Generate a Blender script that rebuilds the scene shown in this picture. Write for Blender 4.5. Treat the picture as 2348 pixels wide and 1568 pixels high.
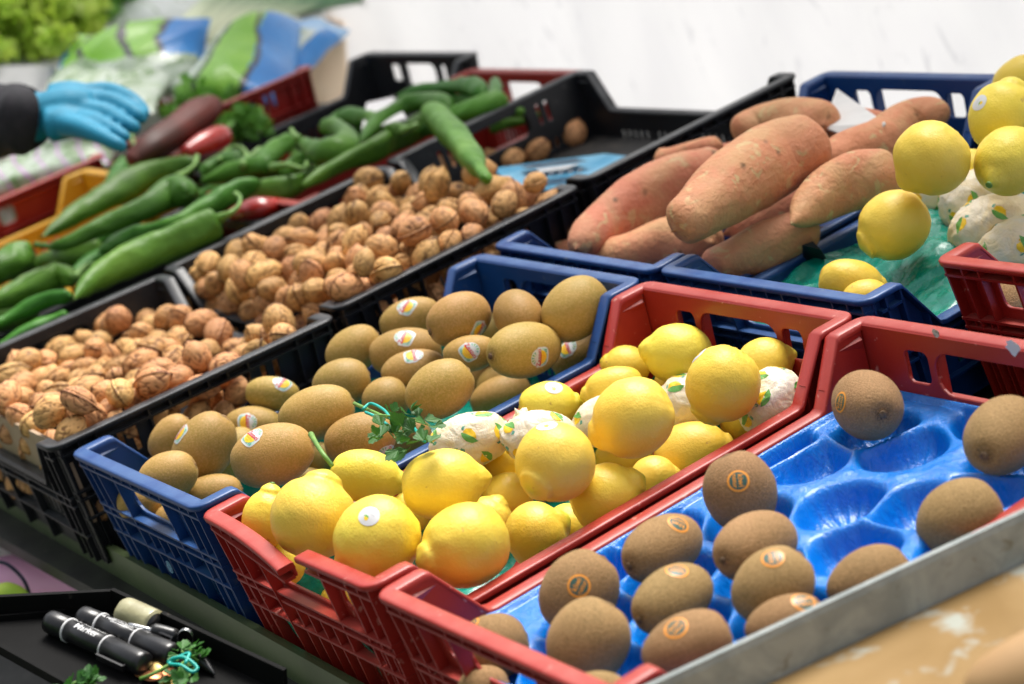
import bpy, bmesh, math, random
import numpy as np
from mathutils import Matrix, Vector
from mathutils.geometry import tessellate_polygon
for o in list(bpy.data.objects): bpy.data.objects.remove(o)
SC = bpy.context.scene
# ---------------------------------------------------------------- camera, sky, sun, exposure
# Everything on the stall is authored in the frame of the sloping stall top (X along the crates, Y across
# the rows, Z off the top).  TM carries that frame into the world (Z up, metres).
S = 1.45
CAMH = 1.80
FPX = 4889.565
RC = Matrix(((0.7867921296712744, -0.537808031521084, -0.3028541991098365),
             (-0.4211768387195841, -0.1091319577087182, -0.9003889639102074),
             (0.4511853446347978, 0.8359741246214119, -0.3123764519748835)))
CT = Vector((-0.42711924743514634, -0.8388205613000435, 0.496196116608118))
PITCH = math.radians(24)
cam = bpy.data.cameras.new('camera'); camo = bpy.data.objects.new('camera', cam); SC.collection.objects.link(camo)
camo.location = (0, 0, CAMH); camo.rotation_euler = (math.radians(90) - PITCH, 0, 0)
cam.lens = 75.0; cam.sensor_width = 36; cam.clip_start = .05; cam.clip_end = 200
cam.dof.use_dof = True; cam.dof.focus_distance = 1.46 * S; cam.dof.aperture_fstop = 5.0
SC.camera = camo
sp_, cp_ = math.sin(PITCH), math.cos(PITCH)
CW = Matrix(((1, 0, 0), (0, -sp_, cp_), (0, -cp_, -sp_)))      # camera (x right, y down, z forward) -> world
RW = CW @ RC
TM = Matrix.Translation((0, 0, CAMH)) @ (RW.to_4x4()) @ Matrix.Scale(S, 4) @ Matrix.Translation(-CT)
GUP = RC.transposed() @ Vector((0, -cp_, -sp_))                  # gravity-up in the stall frame
W3 = RW.transposed()                                           # columns: world axes in the stall frame
w = bpy.data.worlds.new("World"); SC.world = w; w.use_nodes = True
nt = w.node_tree; bg = nt.nodes['Background']; sky = nt.nodes.new('ShaderNodeTexSky')
SUN_EL, SUN_AZ = math.radians(60), math.radians(8)           # azimuth from world +Y toward +X
sky.sky_type = 'NISHITA'; sky.sun_disc = False; sky.sun_elevation = SUN_EL; sky.sun_rotation = SUN_AZ
sky.air_density = 1.0; sky.dust_density = 6.0; sky.ozone_density = .6
hs_ = nt.nodes.new('ShaderNodeHueSaturation'); hs_.inputs['Saturation'].default_value = .35   # high thin cloud
nt.links.new(sky.outputs[0], hs_.inputs['Color']); nt.links.new(hs_.outputs[0], bg.inputs[0]); bg.inputs[1].default_value = .12
sl = bpy.data.lights.new('sun', 'SUN'); sun = bpy.data.objects.new('sun', sl); SC.collection.objects.link(sun)
sl.energy = 2.7; sl.angle = math.radians(28); sl.color = (1, .965, .91)
sun.rotation_euler = Vector((math.sin(SUN_AZ) * math.cos(SUN_EL), math.cos(SUN_AZ) * math.cos(SUN_EL), math.sin(SUN_EL))).to_track_quat('Z', 'Y').to_euler()
SC.view_settings.view_transform = 'Standard'; SC.view_settings.look = 'None'
SC.view_settings.exposure = 0.80; SC.view_settings.gamma = 1
rnd = random.Random(7)

# ---------------------------------------------------------------- geometry helpers (stall frame)
def ray(x, y):
    return RC.transposed() @ Vector(((x - 1173.5) / FPX, (y - 784) / FPX, 1))
def at(x, y, Z): d = ray(x, y); return CT + d * ((Z - CT.z) / d.z)
def dp(x, y, s): return CT + ray(x, y) * s
def depth(p): return (RC @ (Vector(p) - CT)).z
TEX = []
def sn(P, f, seed, n=5):
    r = np.random.default_rng(seed); out = np.zeros(len(P))
    for k in range(n):
        d = r.normal(size=3); d /= np.linalg.norm(d)
        out += np.sin(P @ d * f * r.uniform(.6, 1.5) + r.uniform(0, 6.28))
    return out / n * 1.4
def mesh(name, V, F, mats, mi=None, smooth=True, attr=None):
    me = bpy.data.meshes.new(name); me.from_pydata([tuple(v) for v in V], [], [tuple(f) for f in F])
    for m in (mats if isinstance(mats, (list, tuple)) else [mats]): me.materials.append(m)
    if mi is not None: me.polygons.foreach_set('material_index', mi)
    me.polygons.foreach_set('use_smooth', [smooth] * len(me.polygons))
    if attr is not None:
        a = me.attributes.new('v', 'FLOAT', 'POINT'); a.data.foreach_set('value', np.asarray(attr, dtype=np.float32))
    me.update(); return me
def top(name, me, M, label=None, cat=None, group=None, kind=None):
    o = bpy.data.objects.new(name, me); SC.collection.objects.link(o)
    o.matrix_world = TM @ M
    if label: o['label'] = label
    if cat: o['category'] = cat
    if group: o['group'] = group
    if kind: o['kind'] = kind
    return o
def kid(name, me, par, M=None, label=None):
    o = bpy.data.objects.new(name, me); SC.collection.objects.link(o); o.parent = par
    if M is not None: o.matrix_local = M
    if label: o['label'] = label
    return o
def T(v): return Matrix.Translation(Vector(v))
def frame(p, x, z):
    x = Vector(x).normalized(); z = Vector(z); z = (z - x * z.dot(x)).normalized(); y = z.cross(x)
    m = Matrix((x, y, z)).transposed().to_4x4(); m.translation = Vector(p); return m
class MB:
    def __init__(s): s.V = []; s.F = []; s.I = []
    def add(s, V, F, i=0):
        n = len(s.V); s.V += [tuple(v) for v in V]; s.F += [tuple(a + n for a in f) for f in F]; s.I += [i] * len(F); return s
    def box(s, a, b, i=0):
        x0, y0, z0 = a; x1, y1, z1 = b
        V = [(x0, y0, z0), (x1, y0, z0), (x1, y1, z0), (x0, y1, z0), (x0, y0, z1), (x1, y0, z1), (x1, y1, z1), (x0, y1, z1)]
        return s.add(V, [(0, 3, 2, 1), (4, 5, 6, 7), (0, 1, 5, 4), (1, 2, 6, 5), (2, 3, 7, 6), (3, 0, 4, 7)], i)
    def me(s, name, mats, smooth=False): return mesh(name, s.V, s.F, mats, s.I, smooth)
def catmull(P, n):
    P = [np.array(p, dtype=float) for p in P]; P = [2 * P[0] - P[1]] + P + [2 * P[-1] - P[-2]]; out = []
    for i in range(1, len(P) - 2):
        for k in range(n):
            t = k / n
            out.append(.5 * ((2 * P[i]) + (-P[i - 1] + P[i + 1]) * t + (2 * P[i - 1] - 5 * P[i] + 4 * P[i + 1] - P[i + 2]) * t * t + (-P[i - 1] + 3 * P[i] - 3 * P[i + 1] + P[i + 2]) * t ** 3))
    out.append(P[-2]); return np.array(out)
def tube(P, R, seg=12, n=6, cap=True, shape=None, closed=False, sm=0):
    """smooth tube through P with radii R; shape(t, phi) multiplies the radius"""
    Q = catmull([list(p) + [r] for p, r in zip(P, R)], n)
    for _ in range(sm): Q[1:-1] = .25 * Q[:-2] + .5 * Q[1:-1] + .25 * Q[2:]
    X = Q[:, :3]; r = np.maximum(Q[:, 3], 1e-5)
    m = len(X); V = []; D = np.gradient(X, axis=0); D /= (np.linalg.norm(D, axis=1)[:, None] + 1e-12)
    u = np.cross(D[0], [0, 0, 1.0]);
    if np.linalg.norm(u) < .1: u = np.cross(D[0], [1.0, 0, 0])
    u /= np.linalg.norm(u); U = []
    for i in range(m):
        u = u - D[i] * (u @ D[i]); u /= np.linalg.norm(u); v = np.cross(D[i], u)
        ph = np.arange(seg) / seg * 2 * math.pi; k = np.ones(seg) if shape is None else shape(i / (m - 1), ph)
        V.append(X[i] + (np.cos(ph) * k)[:, None] * u * r[i] + (np.sin(ph) * k)[:, None] * v * r[i])
    V = np.concatenate(V); F = []
    for i in range(m - 1):
        for j in range(seg):
            a = i * seg + j; b = i * seg + (j + 1) % seg; F.append((a, b, b + seg, a + seg))
    if cap:
        V = np.concatenate([V, [X[0] - D[0] * r[0] * .3], [X[-1] + D[-1] * r[-1] * .3]]); c0 = len(V) - 2
        for j in range(seg): F.append((c0, (j + 1) % seg, j)); F.append((c0 + 1, (m - 1) * seg + j, (m - 1) * seg + (j + 1) % seg))
    return V, F, X
def roundtube_r(m, r, e=.25):
    return [r * math.sqrt(max(0.02, 1 - max(0, abs(2 * i / (m - 1) - 1) - (1 - e)) ** 2 / e ** 2)) for i in range(m)]
def grid(nx, ny, fn):
    V = [fn(i / (nx - 1), j / (ny - 1)) for j in range(ny) for i in range(nx)]
    F = [(j * nx + i, j * nx + i + 1, (j + 1) * nx + i + 1, (j + 1) * nx + i) for j in range(ny - 1) for i in range(nx - 1)]
    return V, F
def rrect(y0, y1, z0, z1, r, n=4):
    out = []
    for cx, cy, a0 in ((y1 - r, z1 - r, 0), (y0 + r, z1 - r, 90), (y0 + r, z0 + r, 180), (y1 - r, z0 + r, 270)):
        for k in range(n + 1):
            a = math.radians(a0 + 90 * k / n); out.append((cx + r * math.cos(a), cy + r * math.sin(a)))
    return out
def panel(outline, holes, t, bev=.0006):
    """flat plate with holes: 2D (u,v) -> verts (u,v,w), w in +-t/2"""
    cu = bpy.data.curves.new('tmp', 'CURVE'); cu.dimensions = '2D'; cu.fill_mode = 'BOTH'; cu.extrude = t / 2 - bev; cu.bevel_depth = bev; cu.bevel_resolution = 0
    cu.offset = -bev
    for pl in [outline] + holes:
        sp = cu.splines.new('POLY'); sp.points.add(len(pl) - 1); sp.use_cyclic_u = True
        for k, (a, b) in enumerate(pl): sp.points[k].co = (a, b, 0, 1)
    o = bpy.data.objects.new('tmp', cu); SC.collection.objects.link(o)
    me = bpy.data.meshes.new_from_object(o.evaluated_get(bpy.context.evaluated_depsgraph_get()))
    V = [tuple(v.co) for v in me.vertices]; F = [tuple(p.vertices) for p in me.polygons]
    bpy.data.objects.remove(o); bpy.data.curves.remove(cu); bpy.data.meshes.remove(me); return V, F
def text2d(s, size):
    cu = bpy.data.curves.new('tmp', 'FONT'); cu.body = s; cu.size = size; cu.align_x = 'CENTER'; cu.align_y = 'CENTER'; cu.resolution_u = 2; cu.offset = size * .012
    o = bpy.data.objects.new('tmp', cu); SC.collection.objects.link(o)
    me = bpy.data.meshes.new_from_object(o.evaluated_get(bpy.context.evaluated_depsgraph_get()))
    V = [tuple(v.co)[:2] for v in me.vertices]; F = [tuple(p.vertices) for p in me.polygons]
    bpy.data.objects.remove(o); bpy.data.curves.remove(cu); bpy.data.meshes.remove(me); return V, F
def refine(V, F, L):
    bm = bmesh.new(); vs = [bm.verts.new((v[0], v[1], 0)) for v in V]
    for f in F:
        try: bm.faces.new([vs[i] for i in f])
        except ValueError: pass
    bmesh.ops.triangulate(bm, faces=bm.faces[:])
    for k in range(7):
        E = [e for e in bm.edges if e.calc_length() > L]
        if not E: break
        bmesh.ops.subdivide_edges(bm, edges=E, cuts=1); bmesh.ops.triangulate(bm, faces=bm.faces[:])
    bm.verts.index_update(); V = [tuple(v.co)[:2] for v in bm.verts]; F = [tuple(v.index for v in f.verts) for f in bm.faces]; bm.free(); return V, F
def poly(P, L=.0016): 
    tri = tessellate_polygon([[Vector((a, b, 0)) for a, b in P]]); return refine(P, tri, L)
def circ(r, n=36, cx=0, cy=0, e=1): return [(cx + r * math.cos(6.28318 * k / n), cy + e * r * math.sin(6.28318 * k / n)) for k in range(n)]

# ---------------------------------------------------------------- materials
def N(nt, t, **k):
    n = nt.nodes.new('ShaderNode' + t)
    for a, b in k.items(): setattr(n, a, b)
    return n
def mat(name, col, rough=.5, col2=None, c2s=30, c2=(.45, .65), col3=None, c3s=150, c3=(.6, .7), bump=0, bs=300, bump2=0, bs2=60,
        rndv=0, rndh=0, sss=0, sssr=(.01, .004, .002), sheen=0, coat=0, spec=.5, metal=0, alpha=1, trans=0, vcol=None, vr=(0, 1), stretch=None, dust=None, detail=3, warp=0):
    m = bpy.data.materials.new(name); m.use_nodes = True; nt = m.node_tree; L = nt.links; b = nt.nodes['Principled BSDF']
    tc = N(nt, 'TexCoord'); mp = N(nt, 'Mapping'); oi = N(nt, 'ObjectInfo')
    L.new(tc.outputs['Object'], mp.inputs[0])
    off = N(nt, 'VectorMath', operation='SCALE'); cx = N(nt, 'CombineXYZ'); 
    for i in range(3): L.new(oi.outputs['Random'], cx.inputs[i])
    L.new(cx.outputs[0], off.inputs[0]); off.inputs['Scale'].default_value = 3.7; L.new(off.outputs[0], mp.inputs[1])
    if stretch: mp.inputs[3].default_value = stretch
    def noise(s, d=detail):
        n = N(nt, 'TexNoise'); n.inputs['Scale'].default_value = s; n.inputs['Detail'].default_value = d; n.inputs['Roughness'].default_value = .6; n.inputs['Distortion'].default_value = warp
        L.new(mp.outputs[0], n.inputs['Vector']); return n.outputs[0]
    def rmp(src, a, c):
        r = N(nt, 'MapRange'); r.inputs[1].default_value = a; r.inputs[2].default_value = c; L.new(src, r.inputs[0]); return r.outputs[0]
    def mix(f, a, c):
        x = N(nt, 'MixRGB'); L.new(f, x.inputs[0])
        if isinstance(a, tuple): x.inputs[1].default_value = (*a, 1)
        else: L.new(a, x.inputs[1])
        x.inputs[2].default_value = (*c, 1); return x.outputs[0]
    cur = col; rg = None
    if col2: cur = mix(rmp(noise(c2s), *c2), cur, col2)
    if vcol:
        at_ = N(nt, 'Attribute'); at_.attribute_name = 'v'; cur = mix(rmp(at_.outputs['Fac'], *vr), cur, vcol)
    if col3: cur = mix(rmp(noise(c3s), *c3), cur, col3)
    if dust:
        ge = N(nt, 'NewGeometry'); sx = N(nt, 'SeparateXYZ'); L.new(ge.outputs['Normal'], sx.inputs[0])
        f1 = rmp(sx.outputs[2], .55, .95); f2 = rmp(noise(38, 6), .30, .85); mu = N(nt, 'Math', operation='MULTIPLY'); L.new(f1, mu.inputs[0]); L.new(f2, mu.inputs[1])
        m2 = N(nt, 'Math', operation='MULTIPLY'); L.new(mu.outputs[0], m2.inputs[0]); m2.inputs[1].default_value = dust[1]
        cur = mix(m2.outputs[0], cur, dust[0])
    if rndv or rndh:
        h = N(nt, 'HueSaturation'); 
        if isinstance(cur, tuple): h.inputs['Color'].default_value = (*cur, 1)
        else: L.new(cur, h.inputs['Color'])
        a = rmp(oi.outputs['Random'], 0, 1); r1 = N(nt, 'MapRange'); r1.inputs[3].default_value = 1 - rndv; r1.inputs[4].default_value = 1 + rndv; L.new(oi.outputs['Random'], r1.inputs[0]); L.new(r1.outputs[0], h.inputs['Value'])
        fr = N(nt, 'Math', operation='FRACT'); mm = N(nt, 'Math', operation='MULTIPLY'); mm.inputs[1].default_value = 17.3; L.new(oi.outputs['Random'], mm.inputs[0]); L.new(mm.outputs[0], fr.inputs[0])
        r2 = N(nt, 'MapRange'); r2.inputs[3].default_value = .5 - rndh; r2.inputs[4].default_value = .5 + rndh; L.new(fr.outputs[0], r2.inputs[0]); L.new(r2.outputs[0], h.inputs['Hue'])
        cur = h.outputs[0]
    if isinstance(cur, tuple): b.inputs['Base Color'].default_value = (*cur, 1)
    else: L.new(cur, b.inputs['Base Color'])
    b.inputs['Roughness'].default_value = rough; b.inputs['Metallic'].default_value = metal; b.inputs['Specular IOR Level'].default_value = spec
    if col2 and rough < .7:
        rr = N(nt, 'MapRange'); rr.inputs[3].default_value = rough * .85; rr.inputs[4].default_value = min(1, rough * 1.35); L.new(noise(c2s * 2.3), rr.inputs[0]); L.new(rr.outputs[0], b.inputs['Roughness'])
    if bump:
        bn = N(nt, 'Bump'); bn.inputs['Strength'].default_value = 1; bn.inputs['Distance'].default_value = bump; L.new(noise(bs, 2), bn.inputs['Height']); last = bn
        if bump2:
            b2 = N(nt, 'Bump'); b2.inputs['Distance'].default_value = bump2; L.new(noise(bs2, 4), b2.inputs['Height']); L.new(bn.outputs[0], b2.inputs['Normal']); last = b2
        L.new(last.outputs[0], b.inputs['Normal'])
    if sss: b.inputs['Subsurface Weight'].default_value = sss; b.inputs['Subsurface Radius'].default_value = sssr; b.inputs['Subsurface Scale'].default_value = 1
    if sheen: b.inputs['Sheen Weight'].default_value = sheen; b.inputs['Sheen Roughness'].default_value = .4; b.inputs['Sheen Tint'].default_value = (1, .82, .55, 1)
    if coat: b.inputs['Coat Weight'].default_value = coat; b.inputs['Coat Roughness'].default_value = .12
    if alpha < 1: b.inputs['Alpha'].default_value = alpha
    if trans:
        tr = N(nt, 'BsdfTranslucent'); ms = N(nt, 'MixShader'); ms.inputs[0].default_value = trans
        if isinstance(cur, tuple): tr.inputs[0].default_value = (*cur, 1)
        else: L.new(cur, tr.inputs[0])
        L.new(b.outputs[0], ms.inputs[1]); L.new(tr.outputs[0], ms.inputs[2]); L.new(ms.outputs[0], nt.nodes['Material Output'].inputs[0])
    return m
DUST = (.35, .27, .22)
M_RED = mat('red_plastic', (.31, .014, .010), .36, (.36, .026, .015), 12, (.35, .7), (.52, .20, .16), 120, (.66, .74), .00012, 500, dust=((.46, .15, .12), .5), rndv=.08)
M_BLUE = mat('blue_plastic', (.003, .038, .165), .36, (.004, .048, .20), 12, (.35, .7), (.07, .10, .17), 70, (.63, .8), .00012, 500, dust=((.10, .21, .40), .55), rndv=.08)
M_BLACK = mat('black_plastic', (.010, .010, .012), .34, (.016, .017, .02), 12, (.35, .7), (.05, .05, .05), 80, (.64, .8), .00012, 500, dust=((.13, .14, .15), .7), spec=.3)
M_YEL = mat('yellow_plastic', (.62, .33, .01), .4, (.55, .27, .01), 12, (.3, .7), bump=.0001, bs=400)
M_LEM = mat('lemon_peel', (.86, .635, .075), .42, (.83, .58, .045), 18, (.35, .7), (.60, .36, .06), 130, (.70, .76), .00042, 560, .0006, 120, rndv=.05, rndh=.012, sss=.15, sssr=(.005, .0035, .0012), vcol=(.50, .50, .03), vr=(.15, 1))
M_GOLD = mat('smooth_kiwi_skin', (.42, .245, .058), .5, (.31, .205, .034), 28, (.3, .7), (.52, .31, .11), 600, (.42, .80), .0005, 850, rndv=.10, rndh=.012, sheen=.06, vcol=(.10, .05, .02), vr=(.3, 1), spec=.35)
M_KIWI = mat('fuzzy_kiwi_skin', (.31, .185, .078), .75, (.21, .135, .052), 24, (.3, .7), (.46, .28, .125), 900, (.40, .78), .0011, 900, rndv=.10, rndh=.01, sheen=.12, vcol=(.055, .03, .015), vr=(.3, 1), spec=.2)
M_NUT = mat('walnut_shell', (.66, .36, .145), .6, (.48, .24, .085), 60, (.35, .7), (.34, .17, .075), 160, (.62, .75), .0004, 420, .0006, 120, rndv=.20, rndh=.012, vcol=(.15, .06, .02), vr=(.05, .75), spec=.35)
M_SWP = mat('sweet_potato_skin', (.58, .215, .118), .62, (.56, .29, .145), 22, (.4, .65), (.56, .37, .19), 60, (.595, .66), .0016, 240, .0030, 70, rndv=.10, rndh=.008, vcol=(.16, .08, .04), vr=(.25, .9), spec=.35, stretch=(1, 1, 1), warp=.6)
M_PEP = mat('green_pepper_skin', (.045, .145, .014), .38, (.075, .21, .02), 14, (.4, .7), bump=.0022, bs=55, bump2=.0012, bs2=140, rndv=.22, rndh=.018, sss=.05, sssr=(.004, .006, .001), spec=.2, vcol=(.13, .28, .03), vr=(.3, 1.1))
M_STEM = mat('green_stem', (.15, .30, .05), .45, (.10, .22, .04), 60)
M_REDPEP = mat('red_pepper_skin', (.50, .02, .012), .25, (.35, .015, .01), 14, coat=.4)
M_WHITE = mat('white_print', (.62, .62, .62), .4); M_TEAL = mat('pale_teal_print', (.42, .62, .55), .4); M_TEALD = mat('teal_bar_print', (.12, .36, .27), .4)
M_SUN = mat('yellow_print', (.86, .56, .02), .4); M_REDP = mat('red_print', (.55, .02, .03), .4); M_GRN = mat('green_print', (.13, .38, .08), .4); M_ORG = mat('orange_print', (.80, .30, .03), .4); M_DKG = mat('dark_green_print', (.035, .095, .075), .4)
M_GRY = mat('grey_print', (.50, .51, .52), .5)
M_TISSUE = mat('printed_tissue', (.80, .73, .60), .42, (.83, .68, .42), 24, (.4, .6), bump=.0022, bs=55, bump2=.0010, bs2=160, warp=1.5, sss=.15, sssr=(.008, .006, .003), rndv=.04)
M_TRAY = mat('blue_moulded_tray', (.0, .16, .60), .22, (.0, .20, .68), 25, (.3, .7), bump=.0013, bs=110, bump2=.0011, bs2=260, warp=2.2, spec=.5, coat=.3, stretch=(1, 1, .35))
M_BAG = mat('green_bag_film', (.0, .24, .17), .24, (.0, .32, .23), 25, (.35, .65), bump=.002, bs=45, bump2=.0012, bs2=120, warp=1.5, coat=.3, trans=.15)
M_CARD = mat('cardboard', (.40, .29, .19), .8, (.33, .23, .14), 25, bump=.0003, bs=300)
M_GCARD = mat('grey_card', (.66, .65, .63), .75, (.60, .59, .57), 25)
M_GALV = mat('galvanised_steel', (.24, .27, .265), .45, (.33, .36, .35), 35, (.4, .6), (.16, .15, .11), 90, (.6, .75), .0002, 300, metal=.25, warp=.8)
M_PLY = mat('worn_plywood', (.31, .20, .085), .6, (.23, .14, .05), 11, (.35, .65), (.34, .35, .30), 34, (.56, .70), .0004, 150, warp=.3, spec=.15)
M_STEEL = mat('black_painted_steel', (.008, .009, .008), .42, (.018, .022, .014), 14, (.4, .7), (.09, .08, .07), 120, (.66, .78), .0002, 400, spec=.3)
M_RAIL = mat('rail_green_light_tint', (.075, .105, .045), .35, (.12, .165, .07), 8, (.35, .7), (.14, .14, .10), 110, (.66, .78), .0002, 400, metal=.3)  # black rail; green reflected light is mixed into its base colour
M_TARP = mat('white_tarpaulin', (.88, .88, .88), .6, (.82, .82, .83), 3, (.3, .8), (.66, .66, .68), 14, (.60, .72), .006, 12, .001, 220, trans=.46, warp=1.2, stretch=(1, 2.2, .8))
M_SACK = mat('tan_wrapping', (.40, .25, .11), .7, (.34, .20, .085), 12, (.35, .65))
M_GND = mat('pavement', (.16, .155, .15), .85, (.11, .105, .10), 6, (.35, .65), (.22, .21, .2), 60, (.55, .75), .002, 60)
M_MARK = mat('marker_barrel', (.010, .010, .011), .3, bump=.0001, bs=300); M_CHROME = mat('steel_ring', (.6, .6, .6), .2, metal=1); M_COIN = mat('copper_coin', (.50, .20, .09), .35, (.35, .13, .06), 80, metal=.8); M_BRASS = mat('brass_coin', (.5, .36, .12), .35, (.4, .27, .1), 80, metal=.8)
M_TAPE = mat('olive_coin_roll_paper', (.27, .25, .13), .35, (.34, .32, .18), 60, (.45, .6), bump=.0008, bs=120, coat=.5)
M_LEAF = mat('parsley_leaf', (.045, .17, .022), .5, (.03, .12, .02), 60, trans=.3, rndv=.1); M_BAND = mat('teal_rubber_band', (.0, .36, .30), .45)
M_LETT = mat('lettuce_leaf', (.66, .82, .12), .5, (.46, .70, .08), 20, (.35, .65), trans=.3, rndv=.15, vcol=(.65, .75, .25), vr=(.3, 1)); M_LETD = mat('dark_lettuce_leaf', (.14, .36, .05), .5, (.22, .48, .07), 20, trans=.25, rndv=.15)
M_LEEK = mat('leek_leaf', (.06, .19, .08), .4, (.10, .26, .10), 20, vcol=(.75, .80, .55), vr=(.35, .75)); M_BGG = mat('bag_green_print', (.17, .42, .02), .3, (.24, .50, .04), 14, bump=.002, bs=60); M_BGB = mat('bag_blue_print', (.0, .20, .56), .3, (.0, .16, .48), 14, bump=.002, bs=60)
M_BGK = mat('bag_black_print', (.03, .03, .035), .3); M_BGW = mat('clear_bag_film', (.58, .64, .56), .2, (.36, .46, .30), 16, (.35, .6), (.12, .24, .06), 30, (.52, .66), bump=.003, bs=60, warp=1.2, coat=.4)
M_BGL = mat('light_blue_film', (.30, .52, .78), .25, coat=.2); M_GLOVE = mat('blue_nitrile', (.0, .22, .36), .6, (.0, .18, .30), 25, (.3, .7), bump=.0008, bs=90, rndv=.0); M_SKIN = mat('skin', (.42, .24, .16), .55, (.36, .2, .13), 40, sss=.1); M_CLOTH = mat('dark_sleeve', (.014, .014, .018), .9, (.022, .02, .026), 90, bump=.0004, bs=600)
M_PINK = mat('pink_plastic', (.95, .46, .72), .3, (.92, .38, .66), 10, coat=.3); M_BOARD = mat('tan_board', (.88, .70, .50), .7, (.84, .65, .46), 6); M_SIGN = mat('blue_sign', (.10, .42, .68), .3, (.22, .55, .78), 30, (.4, .6)); M_NAVY = mat('dark_sign_print', (.02, .05, .09), .4)
M_PAPER = mat('white_paper', (.74, .72, .72), .7, (.64, .62, .63), 20, bump=.001, bs=60)
M_BARK = mat('stem_scar', (.09, .05, .025), .8, (.20, .13, .07), 400, bump=.0006, bs=700)
M_DARKRED = mat('dark_red_skin', (.13, .020, .013), .45, (.05, .016, .010), 12, (.35, .65), spec=.25)
# ---------------------------------------------------------------- setting
def world_obj(name, me, loc=(0, 0, 0), **k):
    o = bpy.data.objects.new(name, me); SC.collection.objects.link(o); o.location = loc
    for a, b in k.items(): o[a] = b
    return o
gv, gf = grid(2, 2, lambda a, b: (-40 + 80 * a, -40 + 80 * b, 0))
world_obj('ground', mesh('ground', gv, gf, M_GND, smooth=False), kind='structure')
# stall bench: sloping bearer board, front rail, legs
H = .118
bench = top('stall_bench', None, T((0, 0, -H)), 'black painted steel bench carrying all the sloping fruit crates', 'bench')
b = MB(); b.box((-.0, -.09, -.014), (1.0, 2.15, -.001)); kid('bench_top', b.me('bench_top', M_STEEL), bench)
pa, pb = at(0, 1108, -.092), at(782, 1545, -.092); dr = (pb - pa)
def railpt(t, z): p = pa + dr * t; return Vector((p.x, p.y, z))
def prof(name, pts, ts, m):                                       # pts: (offset toward seller, z) ; swept along the rail line
    nrm = Vector((dr.y, -dr.x, 0)).normalized(); 
    if nrm.x > 0: nrm = -nrm
    V = []; 
    for t in ts:
        base = pa + dr * t
        for o_, z in pts: V.append((base.x + nrm.x * o_, base.y + nrm.y * o_, z))
    n = len(pts); F = [(i, (i + 1) % n, n + (i + 1) % n, n + i) for i in range(n)] + [tuple(range(n)), tuple(reversed(range(n, 2 * n)))]
    return mesh(name, V, F, m, smooth=False)
zt = -.092
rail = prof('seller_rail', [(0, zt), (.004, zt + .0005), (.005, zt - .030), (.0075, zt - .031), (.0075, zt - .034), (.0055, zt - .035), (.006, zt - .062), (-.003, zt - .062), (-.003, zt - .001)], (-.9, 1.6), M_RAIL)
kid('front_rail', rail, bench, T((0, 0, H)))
for (x, y) in ((.03, .0), (.95, .0), (.03, 1.7), (.95, 1.7)):
    p = Vector((x, y, -H - .014)); L_ = .46
    V, F, _ = tube([p, p - GUP * L_ * .5, p - GUP * L_], [.012] * 3, 8, 2); kid('leg', mesh('leg', V, F, M_STEEL), bench, T((0, 0, H)))
# galvanised rail and plywood shelf at the customer side
P1, P2 = at(1480, 1568, -.006), at(2347, 1165, -.016); e = (P2 - P1).normalized(); nn = Vector((e.y, -e.x, 0)).normalized(); nn = nn if nn.y < 0 else -nn
def gr(t, o, z): q = P1 + (P2 - P1) * t + nn * o; return (q.x, q.y, q.z + z)
pf = [(0, 0), (.0045, .0005), (.0052, -.0035), (.0050, -.027), (.003, -.0275), (.0025, -.004), (-.001, -.004)]
V = [gr(t, o_, z) for t in (-1.5, 2.2) for o_, z in pf]; n = len(pf)
F = [(i, (i + 1) % n, n + (i + 1) % n, n + i) for i in range(n)] + [tuple(range(n)), tuple(reversed(range(n, 2 * n)))]
o = top('galvanised_rail', mesh('galvanised_rail', V, F, M_GALV, smooth=False), T((0, 0, 0)), 'dull galvanised steel rail running along the red kiwi crate', 'rail')
V = [gr(t, o_, -.026 - d - o_ * .08) for d in (0, .012) for t, o_ in ((-1.5, .0055), (2.2, .0055), (2.2, .30), (-1.5, .30))]
b = MB(); b.add(V, [(0, 1, 2, 3), (7, 6, 5, 4), (0, 4, 5, 1), (1, 5, 6, 2), (2, 6, 7, 3), (3, 7, 4, 0)])
top('plywood_shelf', b.me('plywood_shelf', M_PLY), T((0, 0, 0)), 'worn tan plywood shelf with scraped grey patches in the near corner', 'shelf')
c = dp(2330, 1590, .93); V, F, _ = tube([c + Vector((-.02, .012, 0)), c + Vector((-.008, .004, .004)), c + Vector((.02, -.012, .004)), c + Vector((.05, -.03, 0))], [.004, .016, .022, .018], 20, 6)
top('paper_sack', mesh('paper_sack', [Vector(v) - c for v in V], F, M_SACK), T(c), 'blurred tan bundle lying on the plywood in the near corner', 'bundle')
# tarpaulin wall and boards behind
def tarp(u, v):
    y = 3.25 - 5.0 * u; z = -.95 + 2.2 * v
    return (1.42 + .03 * math.sin(y * 2.1 + z) + .004 * math.sin(y * 17 + 2.2 * z * math.sin(y)) + .002 * math.sin(y * 31 + z * 19) - .12 * v, y, z)
V, F = grid(150, 40, tarp)
top('tarpaulin', mesh('tarpaulin', V, F, M_TARP), T((0, 0, 0)), 'white creased tarpaulin hanging behind the stall', 'tarpaulin')
def slab(name, quad, t, m, label, cat, nrm=None):
    q = [Vector(p) for p in quad]; n_ = (q[1] - q[0]).cross(q[3] - q[0]).normalized() * t; c = sum(q, Vector()) / 4
    V = [p - c for p in q] + [p + n_ - c for p in q]; b = MB(); b.add(V, [(0, 1, 2, 3), (7, 6, 5, 4), (0, 4, 5, 1), (1, 5, 6, 2), (2, 6, 7, 3), (3, 7, 4, 0)])
    return top(name, b.me(name, m), T(c), label, cat)
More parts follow.
